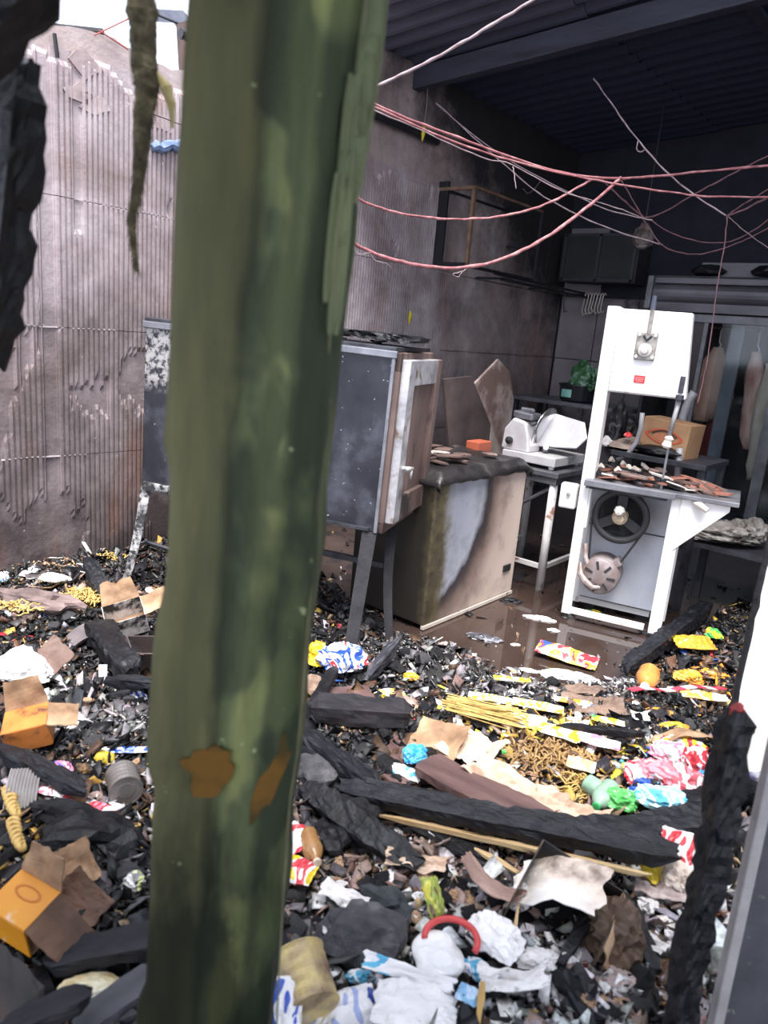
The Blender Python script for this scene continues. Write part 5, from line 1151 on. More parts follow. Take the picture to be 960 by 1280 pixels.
# ---------------------------------------------------------------- things in the rubble
NW = [0]
def wrap(cols, scale=9, rough=0.35, soot=0.35):
    """printed film: hard-edged patches of the wrapper's own inks, plus stuck-on soot"""
    NW[0] += 1; key = 'wrapper_%s' % '_'.join('%02d' % int(c*100) for q in cols for c in q)
    if key in MATS: return MATS[key]
    mt, nt, p = nt_new('printed_wrapper')
    n = tex(nt, scale, 2, 0.5, dist=0.8); k = len(cols); lo, hi = 0.36, 0.66
    r = ramp(nt, [(0.0 if i == 0 else lo + (hi-lo)*i/k, c) for i, c in enumerate(cols)], 'CONSTANT'); nt.links.new(n.outputs['Fac'], r.inputs['Fac'])
    n2 = tex(nt, 14, 5, 0.7); s_ = ramp(nt, [(0.62-0.12*soot,(0,0,0)),(0.72,(0.85,0.85,0.85))]); nt.links.new(n2.outputs['Fac'], s_.inputs['Fac'])
    c = mix(nt, s_.outputs['Color'], r.outputs['Color'], (0.03,0.027,0.027)); nt.links.new(c, p.inputs['Base Color']); p.inputs['Roughness'].default_value = rough
    MATS[key] = mt; return mt
W_, Re, Bl, Ye, Cy, Gr, Or, Pk, Br, Tn, Gy, Kk = (0.78,0.76,0.76),(0.55,0.035,0.05),(0.03,0.09,0.45),(0.75,0.55,0.03),(0.10,0.42,0.62),(0.08,0.38,0.09),(0.66,0.25,0.03),(0.66,0.22,0.32),(0.12,0.065,0.04),(0.50,0.36,0.22),(0.30,0.30,0.31),(0.015,0.015,0.017)
def put(o, px, py, label, cat, yaw=0.0, tilt=(0,0), lift=0.0, group=None, hc=0.0):
    """hc: height of the thing's middle above its base, so that its middle is seen at the pixel"""
    p = gp(px, py, lift + hc); o.location = (p.x, p.y, p.z - hc); o.rotation_euler = (R(tilt[0]), R(tilt[1]), HEAD + R(yaw)); return tag(o, label, cat, group)
def sz(px, py, w): return w*dep(gp(px, py))/FPX
SEED = [100]
def bag(px, py, w, d, h, label, m_, name='plastic_bag', cat='bag', yaw=0, tilt=(0,0), lift=0.0, sub=4, folds=0.28, squash=0.35):
    SEED[0] += 1; k = sz(px, py, 1)/2
    return put(bagmesh(w*k, d*k, h*k, SEED[0], sub, folds, squash).build(name, m_), px, py, label, cat, yaw, tilt, lift, hc=h*k*0.55)
def lump(px, py, w, d, h, label, m_, name='charred_lump', cat='lump', yaw=0, lift=0.0, tilt=(0,0)):
    SEED[0] += 1; k = sz(px, py, 1)/2
    o = lumpmesh(w*k, d*k, h*k, SEED[0], 3, 0.5, 0.22).build(name, m_); return put(o, px, py, label, cat, yaw, tilt, lift + h*k*0.4)
def packet(px, py, w, d, label, m_, name='food_packet', cat='packet', yaw=0, tilt=(0,0), fat=0.16, lift=0.01, ends=None):
    """a filled film packet: pillow body plus two crimped ends"""
    SEED[0] += 1; s0 = SEED[0]; k = sz(px, py, 1); a, b = w*k/2, d*k/2; nu, nv = 16, 10; g = M()
    def h(u, v):
        return fat*min(w, d)*k*1.6*max(0, math.sin(math.pi*u))**0.5*max(0, math.sin(math.pi*v))**0.5
    for side in (1, -1):
        for j in range(nv+1):
            for i in range(nu+1):
                u, v = i/nu, j/nv; q = Vector((u*3+s0, v*3, side))
                z = side*h(u, v)*(0.5 + 0.9*abs(mn.noise(q*1.6))) + 0.12*min(a,b)*mn.noise(Vector((u*2.5+s0, v*2.5, 0)))
                x = (2*u-1)*a*(1+0.08*mn.noise(Vector((v*4,s0,1)))); y = (2*v-1)*b*(1+0.10*mn.noise(Vector((u*4,s0,2))))
                g.v.append((x, y, z + h(0.5,0.5)*0.6))
    w1 = nu+1; N = w1*(nv+1)
    for j in range(nv):
        for i in range(nu):
            A, B, C_, D_ = j*w1+i, j*w1+i+1, (j+1)*w1+i+1, (j+1)*w1+i
            g.f.append((A,B,C_,D_)); g.f.append((N+D_,N+C_,N+B,N+A))
    for i in range(nu):
        g.f.append((i, N+i, N+i+1, i+1)); q = nv*w1+i; g.f.append((q+1, N+q+1, N+q, q))
    for j in range(nv):
        q = j*w1; g.f.append((q+w1, N+q+w1, N+q, q)); q = j*w1+nu; g.f.append((q, N+q, N+q+w1, q+w1))
    o = g.build(name, m_); put(o, px, py, label, cat, yaw, tilt, lift)
    e = ends or m_
    for s_ in (-1, 1):
        c = M(); c.sheet(lambda u, v: (s_*(a*0.97 + u*a*0.16), (2*v-1)*b*0.92, h(0.5,0.5)*0.6 + 0.06*b*math.sin(v*22)*u + 0.12*min(a,b)*mn.noise(Vector((0.0 if s_<0 else 2.5, v*2.5, s0)))*0.5), 2, 20, 0.0015)
        c.build('crimped_end', e, o)
    return o
def sheet(px, py, w, d, label, m_, name='torn_sheet', cat='paper', yaw=0, tilt=(0,0), curl=0.3, rough=0.15, lift=0.03, th=0.003, rag=0.12, parent=None):
    SEED[0] += 1; s0 = SEED[0]; k = sz(px, py, 1); a, b = w*k/2, d*k/2
    def fn(u, v):
        x = (2*u-1); y = (2*v-1); e = 1 + rag*mn.noise(Vector((x*2+s0, y*2, 4))) + rag*0.5*mn.noise(Vector((x*6, y*6, s0)))
        z = curl*a*(x*x) + rough*a*mn.noise(Vector((x*1.6, y*1.6, s0))) + rough*0.4*a*mn.noise(Vector((x*4, y*4, s0+2)))
        return (x*a*e, y*b*e, z)
    g = M(); g.sheet(fn, 18, 14, th); o = g.build(name, m_, smooth=False); return put(o, px, py, label, cat, yaw, tilt, lift)
def shingle(px, py, w, d, th, label, m_, name='charred_board', cat='board', yaw=0, tilt=(0,0), lift=0.02):
    SEED[0] += 1; k = sz(px, py, 1)
    return put(plankmesh(w*k, d*k, th*k, SEED[0], 0.3, 0.02*w*k/0.2*0.5, max(0.008, w*k/22)).build(name, m_), px, py, label, cat, yaw, tilt, lift + th*k/2)
def timber(a, b, wpx, hpx, label, m_, la=0.03, lb=0.03, name='charred_plank', cat='plank', roll=0, crack=0.4, rag=0.03):
    k = dep((gp(*a)+gp(*b))/2)/FPX; p0, p1 = gp(*a, la + hpx*k/2), gp(*b, lb + hpx*k/2); SEED[0] += 1
    return plank(name, label, cat, p0, p1, wpx*k, hpx*k, SEED[0], m_, R(roll), crack, rag)
def can(px, py, r, L, label, m_, yaw=0, pitch=90, lift=0.0, name='tin_can', lid=None):
    k = sz(px, py, 1); rr_, LL = r*k, L*k; g = M()
    prof = [(rr_*0.90,0.0),(rr_*1.02,0.0),(rr_*1.02,0.02*LL),(rr_*0.98,0.03*LL)]
    for i in range(9): t = 0.08+0.84*i/8; prof.append((rr_*(0.985 if i%2 else 0.965), t*LL))
    prof += [(rr_*0.98,0.97*LL),(rr_*1.02,0.98*LL),(rr_*1.02,LL),(rr_*0.93,LL),(rr_*0.93,LL-0.03*LL)]
    g.lathe(prof, 28); o = g.build(name, m_, smooth=False)
    put(o, px, py, label, 'can', yaw, (pitch, 0), lift + rr_*0.85)
    q = M(); q.lathe([(rr_*0.55,LL*0.972),(rr_*0.5,LL*0.98),(rr_*0.3,LL*0.975)],22); q.build('end_ring', lid or m_, o)
    return o
def bottle(px, py, r, L, label, m_, capm, yaw=0, lift=0.0, dent=0.25):
    k = sz(px, py, 1); rr_, LL = r*k, L*k; g = M(); SEED[0] += 1; n = 18
    prof = [(0.75,0),(0.98,0.03),(1,0.08),(0.96,0.2),(1,0.3),(0.95,0.42),(1,0.55),(0.95,0.66),(0.7,0.78),(0.36,0.88),(0.33,0.94)]
    g.lathe([(a*rr_, b*LL) for a, b in prof], n); s0 = SEED[0]
    g.v = [(x*(1+dent*mn.noise(Vector((x/rr_, y/rr_, z/rr_+s0)))), y*(1-dent*0.8*abs(mn.noise(Vector((x/rr_*0.7, z/rr_*0.7, s0+3))))), z) for x, y, z in g.v]
    o = g.build('plastic_bottle', m_, smooth=True); put(o, px, py, label, 'bottle', yaw, (90, 0), lift + rr_*0.8)
    q = M(); q.lathe([(0.40*rr_,0.93*LL),(0.42*rr_,0.94*LL),(0.42*rr_,1.0*LL),(0.3*rr_,1.005*LL)],14); q.build('cap', capm, o); return o
def noodles(px, py, w, d, n, label, m_, r=0.0035, name='noodle_heap', yaw=0, lift=0.0, h=0.05):
    k = sz(px, py, 1); a, b = w*k/2, d*k/2; SEED[0] += 1; rr_ = random.Random(SEED[0]); g = M()
    for _ in range(n):
        t = rr_.uniform(0, 6.28); q_ = math.sqrt(rr_.random()); x, y = a*q_*math.cos(t), b*q_*math.sin(t); an = rr_.uniform(0, 6.28); pts = []
        for i in range(9):
            pts.append((x, y, max(0.003, h*(1-q_*0.8)*rr_.uniform(0.5,1.0) + 0.006*math.sin(i*1.5)))); an += rr_.uniform(-0.9,0.9); x += 0.012*math.cos(an); y += 0.012*math.sin(an)
        g.tube(pts, r, 5)
    o = g.build(name, m_, smooth=True); put(o, px, py, label, 'noodles', yaw, (0,0), lift); o['kind'] = 'stuff'; return o
NOOD = mat('golden_noodle', [(0.3,(0.34,0.20,0.05)),(0.6,(0.58,0.40,0.13)),(0.8,(0.72,0.58,0.28))], 0.55, 30)
TANB = mat('scorched_card', [(0.3,(0.10,0.055,0.03)),(0.5,(0.30,0.18,0.10)),(0.7,(0.50,0.34,0.21))], 0.8, 6)
BROWNB = mat('red_brown_board', [(0.3,(0.055,0.030,0.028)),(0.6,(0.13,0.075,0.068)),(0.8,(0.20,0.13,0.12))], 0.5, 5, stretch=(0.5,3,3), bmp=0.2)
WHITEB = mat('smoked_white', [(0.3,(0.45,0.42,0.41)),(0.5,(0.74,0.71,0.70)),(0.7,(0.82,0.80,0.79))], 0.6, 6, spots=(0.10,0.085,0.08), sscale=9, sth=0.63)
WHITEC = mat('clean_white', [(0.3,(0.74,0.72,0.71)),(0.7,(0.84,0.82,0.82))], 0.5, 6, spots=(0.35,0.31,0.29), sscale=11, sth=0.68)
BLOND = mat('split_blond_wood', [(0.3,(0.36,0.22,0.10)),(0.7,(0.66,0.50,0.28))], 0.6, 12, stretch=(0.4,4,4))
ASHG = mat('fluffy_ash', [(0.3,(0.025,0.025,0.028)),(0.55,(0.07,0.068,0.073)),(0.78,(0.18,0.172,0.18))], 0.95, 14, bmp=0.8, bscale=70)
ASHL = mat('pale_ash', [(0.3,(0.14,0.135,0.14)),(0.55,(0.36,0.34,0.35)),(0.75,(0.60,0.58,0.58))], 0.9, 14, bmp=0.7, bscale=60)

# --- long timbers across the middle
timber((425,985),(845,1068),34,20,'long charred plank lying diagonally across the middle of the rubble',CHARWOOD,0.05,0.10,roll=10)
timber((480,1020),(810,1094),6.5,6,'long pale split edge of wood under the charred plank',BLOND,0.035,0.075,name='split_lath',cat='lath',crack=0.1)
timber((372,916),(478,990),30,20,'short black plank running down from the green post',CHARWOOD,0.05,0.03,roll=-8)
timber((390,885),(512,893),34,20,'squared black timber block lying below the oven leg',mat('dry_black_timber',[(0.3,(0.008,0.008,0.010)),(0.6,(0.022,0.020,0.023)),(0.8,(0.07,0.045,0.043))],0.5,7,bmp=0.3),0.05,0.06,name='timber_block',cat='timber',crack=0.05,rag=0.006)
timber((528,952),(700,1042),50,10,'flat red-brown board slanting beside the charred plank',BROWNB,0.05,0.05,name='brown_board',cat='board',crack=0.05,rag=0.006)
timber((430,860),(520,980),60,8,'wet brown board lying flat below the freezer corner',BROWNB,0.01,0.01,name='brown_board',cat='board',crack=0.05,rag=0.006)
timber((705,1046),(905,1022),34,26,'thick charred log lying behind the burnt post',CHARWOOD,0.03,0.04,name='charred_log',cat='log',roll=20)
timber((700,908),(805,918),10,9,'thin black stick among the yellow and white packets',CHAR,0.03,0.03,name='charred_stick',cat='stick')
timber((782,836),(885,757),18,16,'black beam on the wet floor beside the saw foot',CHARWOOD,0.02,0.05,name='charred_beam',cat='beam')
timber((380,985),(520,1080),34,22,'crumbling charcoal log below the long plank',CHAR,0.01,0.01,name='charcoal_log',cat='log',roll=30)
timber((505,1030),(650,1100),26,16,'black timber half buried under the long plank',CHAR,0.0,0.0,name='buried_timber',cat='timber')
timber((595,1062),(648,1092),10,6,'short splinter of pale wood beneath the long plank',BLOND,0.04,0.02,name='wood_splinter',cat='splinter',crack=0.05)
timber((585,1040),(560,990),6,4,'pale strip of split wood beside the brown board',BLOND,0.03,0.03,name='wood_strip',cat='strip',crack=0.05)
timber((0,936),(108,990),24,16,'charred plank slanting down at the left edge',CHARWOOD,0.06,0.03,roll=-5)
timber((132,850),(200,856),16,12,'short charred plank end beside the green post',CHARWOOD,0.06,0.06)
timber((108,698),(133,748),16,10,'charred stick leaning out of the noodle heap',CHARWOOD,0.10,0.02,name='charred_stick',cat='stick')
timber((120,780),(165,840),34,22,'broad black timber under the oven leg on the left',CHAR,0.04,0.04,name='black_timber',cat='timber')
timber((640,1190),(648,1130),5,4,'upright blond splinter in the white heap',BLOND,0.0,0.06,name='wood_splinter',cat='splinter',crack=0.05)
timber((420,835),(378,905),14,10,'black stick leaning on the foot of the oven leg',CHAR,0.08,0.0,name='charred_stick',cat='stick')
timber((498,800),(458,850),12,10,'dark bent stick below the far oven leg',DARKMETAL,0.09,0.0,name='bent_stick',cat='stick')
timber((745,1130),(700,1205),16,12,'dark broken stick inside the burnt carton',CHAR,0.06,0.02,name='broken_stick',cat='stick')
timber((820,1215),(780,1120),26,14,'black board edge right of the brown bag',CHAR,0.0,0.02,name='black_board',cat='board')
timber((700,1215),(745,1290),20,10,'burnt brown board at the bottom of the frame',CHARWOOD,0.0,0.0,name='burnt_lath',cat='lath')
timber((830,1010),(960,985),30,16,'charred board running behind the burnt post to the edge',CHARWOOD,0.04,0.04,name='charred_board',cat='board')

# --- near planks, lower left
NEARD = mat('near_black_plank', [(0.3,(0.007,0.007,0.009)),(0.6,(0.02,0.019,0.023)),(0.82,(0.055,0.046,0.043))], 0.55, 6, stretch=(0.6,2,2), bmp=0.3, spec=0.25)
NEARB = mat('near_brown_plank', [(0.3,(0.010,0.009,0.009)),(0.55,(0.026,0.019,0.017)),(0.78,(0.11,0.06,0.04))], 0.6, 5, stretch=(0.6,2,2), bmp=0.3)
NEARG = mat('near_grey_plank', [(0.3,(0.025,0.025,0.030)),(0.7,(0.08,0.08,0.095))], 0.6, 6, stretch=(0.6,2,2), bmp=0.3)
def near(label, a, b, wpx, hpx, m_, roll=0, name='near_plank', cat='plank', crack=0.3):
    p0, p1 = pd(*a), pd(*b); k = (a[2]+b[2])/2/FPX; SEED[0] += 1
    return plank(name, label, cat, p0, p1, wpx*k, hpx*k, SEED[0], m_, R(roll), crack, 0.012)
near('wide black plank with ash on it behind the orange carton',(60,1198,1.55),(215,1168,1.58),44,18,NEARD,4,'black_plank')
near('brown-edged dark plank filling the lower left corner',(-70,1165,1.36),(40,1270,1.28),64,16,NEARB,0,'dark_plank')
near('black plank crossing the bottom left corner',(0,1290,1.24),(112,1240,1.30),36,18,NEARD,0,'corner_plank')
near('grey plank end in front of the green post foot',(96,1285,1.30),(200,1215,1.38),44,14,NEARG,0,'grey_plank')

# --- cartons
DEEPB = mat('deep_brown_card',[(0.3,(0.05,0.025,0.018)),(0.7,(0.22,0.12,0.07))],0.7,6)
def carton(px, py, w, d, h, label, outm, inm, yaw=0, tilt=(0,0), lift=0.0, flaps=(), name='torn_carton', mark=None, drop=()):
    k = sz(px, py, 1); a, b, c = w*k, d*k, h*k; t = 0.004
    e = empty(name, label, 'carton'); p = gp(px, py, lift + c*0.6); e.location = (p.x, p.y, p.z - c*0.6); e.rotation_euler = (R(tilt[0]), R(tilt[1]), HEAD + R(yaw))
    def pan(nm, cc, dd, m_, rot=None):
        g = M(); SEED[0] += 1; s0 = SEED[0]
        n_ = 6
        g.box((0,0,0), dd); 
        return g.build(nm, m_, e, loc=cc, rot=rot)
    pan('bottom_panel', (0,0,t/2), (a,b,t), inm)
    for nm, cc, dd in (('front_panel',(0,-b/2,c/2),(a,t,c)),('back_panel',(0,b/2,c/2),(a,t,c)),('left_panel',(-a/2,0,c/2),(t,b,c)),('right_panel',(a/2,0,c/2),(t,b,c)),('top_panel',(0,0,c),(a,b,t))):
        if nm not in drop: pan(nm, cc, dd, outm)
    for side, ln, ang, m_ in flaps:
        if side == 'r': q = M(); SEED[0]+=1; q.sheet(lambda u,v: (u*ln*k, b*(v-0.5)*(1-0.25*u*abs(mn.noise(Vector((u*3,v*3,SEED[0]))))), 0.012*mn.noise(Vector((u*2,v*2,SEED[0])))), 8, 8, t); q.build('flap', m_, e, loc=(a/2,0,c), rot=(0,-R(ang),0))
        if side == 'b': q = M(); SEED[0]+=1; q.sheet(lambda u,v: (a*(u-0.5)*(1-0.2*v), v*ln*k*(1+0.3*mn.noise(Vector((u*3,1,SEED[0])))), 0.01*mn.noise(Vector((u*2,v*2,SEED[0])))), 8, 8, t); q.build('flap', m_, e, loc=(0,b/2,c), rot=(R(ang),0,0))
        if side == 'f': q = M(); SEED[0]+=1; q.sheet(lambda u,v: (a*(u-0.5)*(1-0.2*v), -v*ln*k, 0.01*mn.noise(Vector((u*2,v*2,SEED[0])))), 8, 8, t); q.build('flap', m_, e, loc=(0,-b/2,c), rot=(-R(ang),0,0))
    if mark:
        q = M(); n_ = 28; rx, ry = a*0.30, b*0.16; vs = []; fs = []
        for i in range(n_):
            an = 2*math.pi*i/n_
            for s_ in (1, 0.80): vs.append((rx*s_*math.cos(an), ry*s_*math.sin(an) + b*0.14, c + t*0.8))
        for i in range(n_): A = 2*i; B = 2*((i+1)%n_); fs.append((A,B,B+1,A+1))
        q.add(vs, fs)
        q.build('printed_mark', mark, e)
    return e
ORC = mat('orange_card', [(0.3,(0.55,0.20,0.012)),(0.6,(0.68,0.28,0.015)),(0.8,(0.72,0.36,0.03))], 0.5, 5, spots=(0.70,0.62,0.55), sscale=6, sth=0.66)
carton(36,1130,62,52,50,'bright orange carton with a faint oval mark at lower left',ORC,TANB,-22,(14,6),0.03,(('r',62,-38,DEEPB),('b',40,66,TANB)),mark=mat('faint_orange_print',(0.46,0.13,0.01),0.6),drop=('right_panel',))
carton(40,905,48,40,30,'scorched orange box lying in ash by the left edge',mat('scorched_orange',[(0.36,(0.02,0.018,0.016)),(0.46,(0.50,0.16,0.03)),(0.7,(0.64,0.24,0.05))],0.6,9),WHITEB,18,(10,-12),0.02,(('r',34,-20,TANB),('b',36,70,TANB)),name='orange_box')
carton(160,768,44,34,26,'torn white carton with burnt edges behind the left oven leg',mat('burnt_white_card',[(0.44,(0.02,0.018,0.018)),(0.52,(0.55,0.51,0.49)),(0.7,(0.78,0.75,0.73))],0.7,8),TANB,25,(18,-14),0.04,(('r',30,10,TANB),('b',26,50,TANB)),name='white_carton',drop=('top_panel',))
carton(180,815,46,36,30,'dark open carton in the rubble beside the green post',DARKBOARD,DARKBOARD,35,(14,10),0.02,(('f',24,40,DARKBOARD),),name='dark_carton',drop=('top_panel',))
# burnt white-topped carton and brown sack, centre right
carton(700,1120,104,86,54,'large burnt carton with a white lid gaping in the right foreground',mat('charred_card',[(0.4,(0.012,0.012,0.013)),(0.52,(0.05,0.038,0.03)),(0.7,(0.20,0.13,0.09))],0.8,6),CHAR,-28,(8,14),0.02,(('r',40,-60,TANB),),name='burnt_carton',drop=('top_panel','front_panel'))
sheet(692,1098,112,74,'white scorched lid sheet folded over the burnt carton',mat('scorched_white_sheet',[(0.36,(0.10,0.06,0.045)),(0.46,(0.62,0.52,0.44)),(0.58,(0.82,0.78,0.74)),(0.75,(0.85,0.83,0.81))],0.6,4),'lid_sheet','sheet',-32,(10,-24),-0.25,0.12,0.13)
bag(768,1165,86,80,100,'dark brown paper sack slumped beside the burnt carton',mat('brown_sack',[(0.3,(0.035,0.022,0.015)),(0.6,(0.11,0.065,0.04)),(0.8,(0.22,0.14,0.09))],0.6,5),'paper_sack','sack',-20,folds=0.22)
sheet(612,1106,80,26,'pinkish brown strip of card curling left of the burnt carton',mat('pinkish_card',[(0.3,(0.20,0.12,0.10)),(0.7,(0.42,0.29,0.24))],0.8,7),'card_strip','card',-35,(0,10),0.4,0.1,0.05)
# kraft paper run
sheet(548,926,66,60,'square of tan cardboard tipped up right of the block',TANB,'cardboard_piece','cardboard',-30,(22,-10),0.15,0.1,0.05)
sheet(590,935,70,62,'crumpled pale parcel paper over the tan cardboard',mat('pale_kraft',[(0.3,(0.42,0.28,0.19)),(0.55,(0.62,0.47,0.36)),(0.75,(0.78,0.68,0.60))],0.8,7),'parcel_paper','paper',-35,(6,0),0.2,0.35,0.05)
sheet(640,985,120,46,'long crumpled strip of tan wrapping paper beside the brown board',MATS['pale_kraft'],'wrapping_paper','paper',-42,(4,0),0.05,0.30,0.05)
sheet(712,1012,90,40,'far end of crumpled tan paper ending near the log',MATS['pale_kraft'],'wrapping_paper','paper',-30,(4,0),0.1,0.35,0.045)
sheet(862,915,80,34,'curved tan cardboard flap above the coloured bags',TANB,'cardboard_flap','cardboard',5,(-20,0),-0.35,0.1,0.07)
sheet(745,880,72,42,'damp brown sacking lying flat on the wet rubble',mat('damp_sacking',[(0.3,(0.09,0.055,0.04)),(0.7,(0.21,0.14,0.105))],0.7,7),'brown_sacking','sacking',5,(0,0),0.0,0.2,0.03)
sheet(735,862,50,20,'smaller brown scrap of sacking above the first',MATS['damp_sacking'],'brown_sacking','sacking',-5,(8,0),-0.2,0.2,0.04)
sheet(62,828,40,52,'stiff brown card standing by the white sack on the left',mat('brown_stiff_card',[(0.3,(0.09,0.055,0.045)),(0.7,(0.22,0.14,0.11))],0.7,6),'brown_card','card',-30,(50,20),0.2,0.1,0.06)
sheet(88,1085,54,50,'tan torn flap rising behind the orange carton',TANB,'torn_flap','card',35,(48,-15),0.2,0.15,0.07)
sheet(100,1128,62,50,'open brown carton flap right of the orange carton',mat('deep_brown_card',[(0.3,(0.05,0.025,0.018)),(0.7,(0.22,0.12,0.07))],0.7,6),'brown_flap','card',-20,(24,30),0.35,0.1,0.05)
sheet(520,1258,100,58,'large stained white sheet lying at the bottom of the heap',WHITEC,'white_sheet','sheet',-8,(6,4),-0.1,0.26,0.06)
sheet(510,1216,110,20,'white strip with blue edge above the large white sheet',wrap([W_,W_,Cy,W_],7,soot=0.1),'white_strip','strip',-14,(10,0),0.0,0.1,0.07)
sheet(640,1226,84,26,'curled pale sheet with a burnt underside at bottom centre',WHITEB,'curled_sheet','sheet',8,(10,0),0.25,0.2,0.05)
sheet(800,895,20,16,'small silvery scrap right of the brown sacking',WHITEB,'silver_scrap','scrap',0,(10,0),0.2,0.3,0.03)
# ribbed pieces
def ribbed(px, py, w, d, label, m_, yaw, tilt, lift):
    k = sz(px, py, 1); a, b = w*k/2, d*k/2; g = M()
    g.sheet(lambda u, v: ((2*u-1)*a, (2*v-1)*b*(1+0.1*mn.noise(Vector((u*4,3,px)))), 0.10*a*math.cos(u*9*2*math.pi) - 0.25*a*(2*v-1)**2), 54, 6, 0.003)
    return put(g.build('ribbed_sheet', m_), px, py, label, 'sheet', yaw, tilt, lift)
ribbed(102,792,40,44,'dark corrugated scrap standing in the left rubble',mat('plum_corrugated',[(0.3,(0.06,0.05,0.055)),(0.7,(0.20,0.165,0.17))],0.6,6),-60,(28,0),0.05)
ribbed(28,984,34,48,'pale grey ribbed scrap under the left charred plank',mat('pale_ribbed',[(0.3,(0.22,0.20,0.20)),(0.7,(0.42,0.40,0.39))],0.6,6),12,(40,0),0.05)

# --- bags, packets, cans, bottles
bag(28,832,72,56,50,'white crumpled sack at the far left of the rubble',WHITEC,'white_sack','sack',-12,lift=0.02)
bag(48,842,40,30,30,'greyish white torn bag beside the white sack',WHITEB,'torn_bag','bag',-25,lift=0.02)
bag(68,722,40,20,16,'white foam chunk among the rubble under the left wall',WHITEB,'foam_chunk','foam',5,lift=0.03,folds=0.15)
bag(2,722,18,16,20,'small blue and white scrap at the left edge',wrap([Cy,W_,Bl],12),'blue_scrap','scrap')
lump(48,752,110,34,26,'long brown burnt roll lying under the left wall',mat('brown_burnt_roll',[(0.3,(0.06,0.04,0.038)),(0.7,(0.21,0.15,0.14))],0.8,8,bmp=0.4),'burnt_roll','roll',-8,0.02)
noodles(108,750,52,34,60,'heap of yellow noodles spilled beside the charred stick',NOOD,h=0.07)
noodles(140,700,26,16,16,'few yellow noodle strands under the left oven leg',NOOD)
noodles(22,762,30,20,22,'small golden noodle clump on the brown roll',NOOD,lift=0.05)
bag(170,872,30,18,20,'blue and white film scrap left of the green post',wrap([W_,Bl,W_,Gy],14),'film_scrap','scrap',30)
bag(184,864,16,16,16,'yellow plastic scrap at the left edge of the green post',wrap([Ye,Ye,Or],12,soot=0.1),'yellow_scrap','scrap')
lump(86,895,62,16,12,'streak of pale ash right of the scorched orange box',ASHL,'pale_ash_heap','ash',-10)
bag(74,960,34,40,24,'pink and blue foil packet standing by the left plank',wrap([Pk,Bl,Pk,W_,Ye],15,soot=0.05),'foil_packet','packet',40,lift=0.02)
packet(72,992,56,20,'red and white packet below the charred left plank',wrap([Re,W_,Pk,W_],11,soot=0.05),yaw=-12)
packet(116,1012,54,24,'pinkish red flat packet on the dark ash',wrap([W_,Re,Pk,W_],10,soot=0.0),yaw=-14)
can(152,968,19,36,'rusty grey tin can lying with its end showing',mat('dull_tin',[(0.3,(0.14,0.12,0.11)),(0.7,(0.33,0.31,0.29))],0.45,9,metal=0.5),yaw=28,lift=0.01)
packet(156,938,70,14,'long blue and white film strip above the tin can',wrap([W_,Bl,W_,W_],10,soot=0.1),'film_strip','film',10,fat=0.1)
bag(100,962,28,22,18,'orange-brown burnt bun in the ash by the can',mat('burnt_bun',[(0.4,(0.03,0.02,0.015)),(0.6,(0.30,0.16,0.06))],0.7,12),'burnt_bun','food')
bag(168,1102,34,30,28,'crumpled silver and green wrapper beside the post foot',wrap([W_,Gy,(0.55,0.62,0.25),W_],13),'silver_wrapper','wrapper')
lump(112,1050,110,80,58,'big black charcoal mound behind the brown flap',CHAR,'charcoal_mound','charcoal',20)
lump(80,1020,90,40,34,'black clinker mass below the red packets',ASHB,'clinker_mass','clinker',-10)
def snack(px, py, n, label):
    k = sz(px, py, 1); e = empty('snack_chain', label, 'snack'); p = gp(px, py); e.location = p; e.rotation_euler = (0,0,HEAD)
    x, y = -10*k, 26*k
    for i in range(n):
        q = M(); rr_ = (8 - 0.2*i)*k*0.8; q.tube([(rr_*math.cos(a), rr_*math.sin(a)*0.7, 0.002*i) for a in [j*math.pi/5 for j in range(10)]], 3.4*k, 6); q.build('curl', NOOD, e, loc=(x, y, 0.04), rot=(R(40), R(18*math.sin(i)), R(20*i)), smooth=True)
        x += 5.2*k; y -= 8.2*k
    return e
snack(8,1020,7,'string of golden snack curls at the left edge')
snack(14,1062,7,'lower string of golden snack curls near the orange carton')
bag(112,1236,76,42,30,'pale melted tub between the near planks',mat('melted_tub',[(0.34,(0.45,0.26,0.06)),(0.46,(0.72,0.64,0.42)),(0.6,(0.82,0.79,0.74))],0.35,5),'melted_tub','tub',10,lift=0.03,folds=0.15)
bag(396,818,34,36,40,'yellow plastic bag beside the oven leg',wrap([Ye,(0.72,0.48,0.02),Ye],7,soot=0.1),'yellow_bag','bag',lift=0.02)
bag(428,822,66,46,52,'blue, white and red bag behind the oven leg',wrap([W_,Bl,W_,Re,W_],8,soot=0.05),'striped_bag','bag',15,lift=0.02)
lump(392,862,40,40,34,'brown shredded clump by the edge of the green post',mat('shredded_brown',[(0.3,(0.07,0.04,0.028)),(0.7,(0.32,0.22,0.16))],0.9,16,bmp=0.6),'shredded_clump','clump')
bag(488,868,44,20,18,'crumpled yellow and white packet right of the timber block',wrap([W_,Ye,Tn,W_],13),'yellow_packet','packet',-10)
bag(514,846,22,16,12,'small orange and yellow packet near the freezer foot',wrap([Or,Ye,Br],14),'orange_packet','packet')
bag(519,942,30,36,26,'bright blue crumpled packet left of the tan cardboard',wrap([Cy,(0.03,0.28,0.62),Cy,W_],9,soot=0.0),'blue_packet','packet',-40,lift=0.03)
bag(505,965,50,24,18,'white and blue torn packet just below the bright blue one',wrap([W_,W_,Cy,W_],9),'torn_packet','packet',-38,lift=0.02)
bag(372,942,16,24,18,'small blue scrap at the right edge of the green post',wrap([Bl,Cy,W_],12,soot=0.0),'blue_scrap','scrap')
packet(368,1052,40,46,'red and white packet beside the green post',wrap([Re,W_,Re],8,soot=0.1),yaw=-40,lift=0.03)
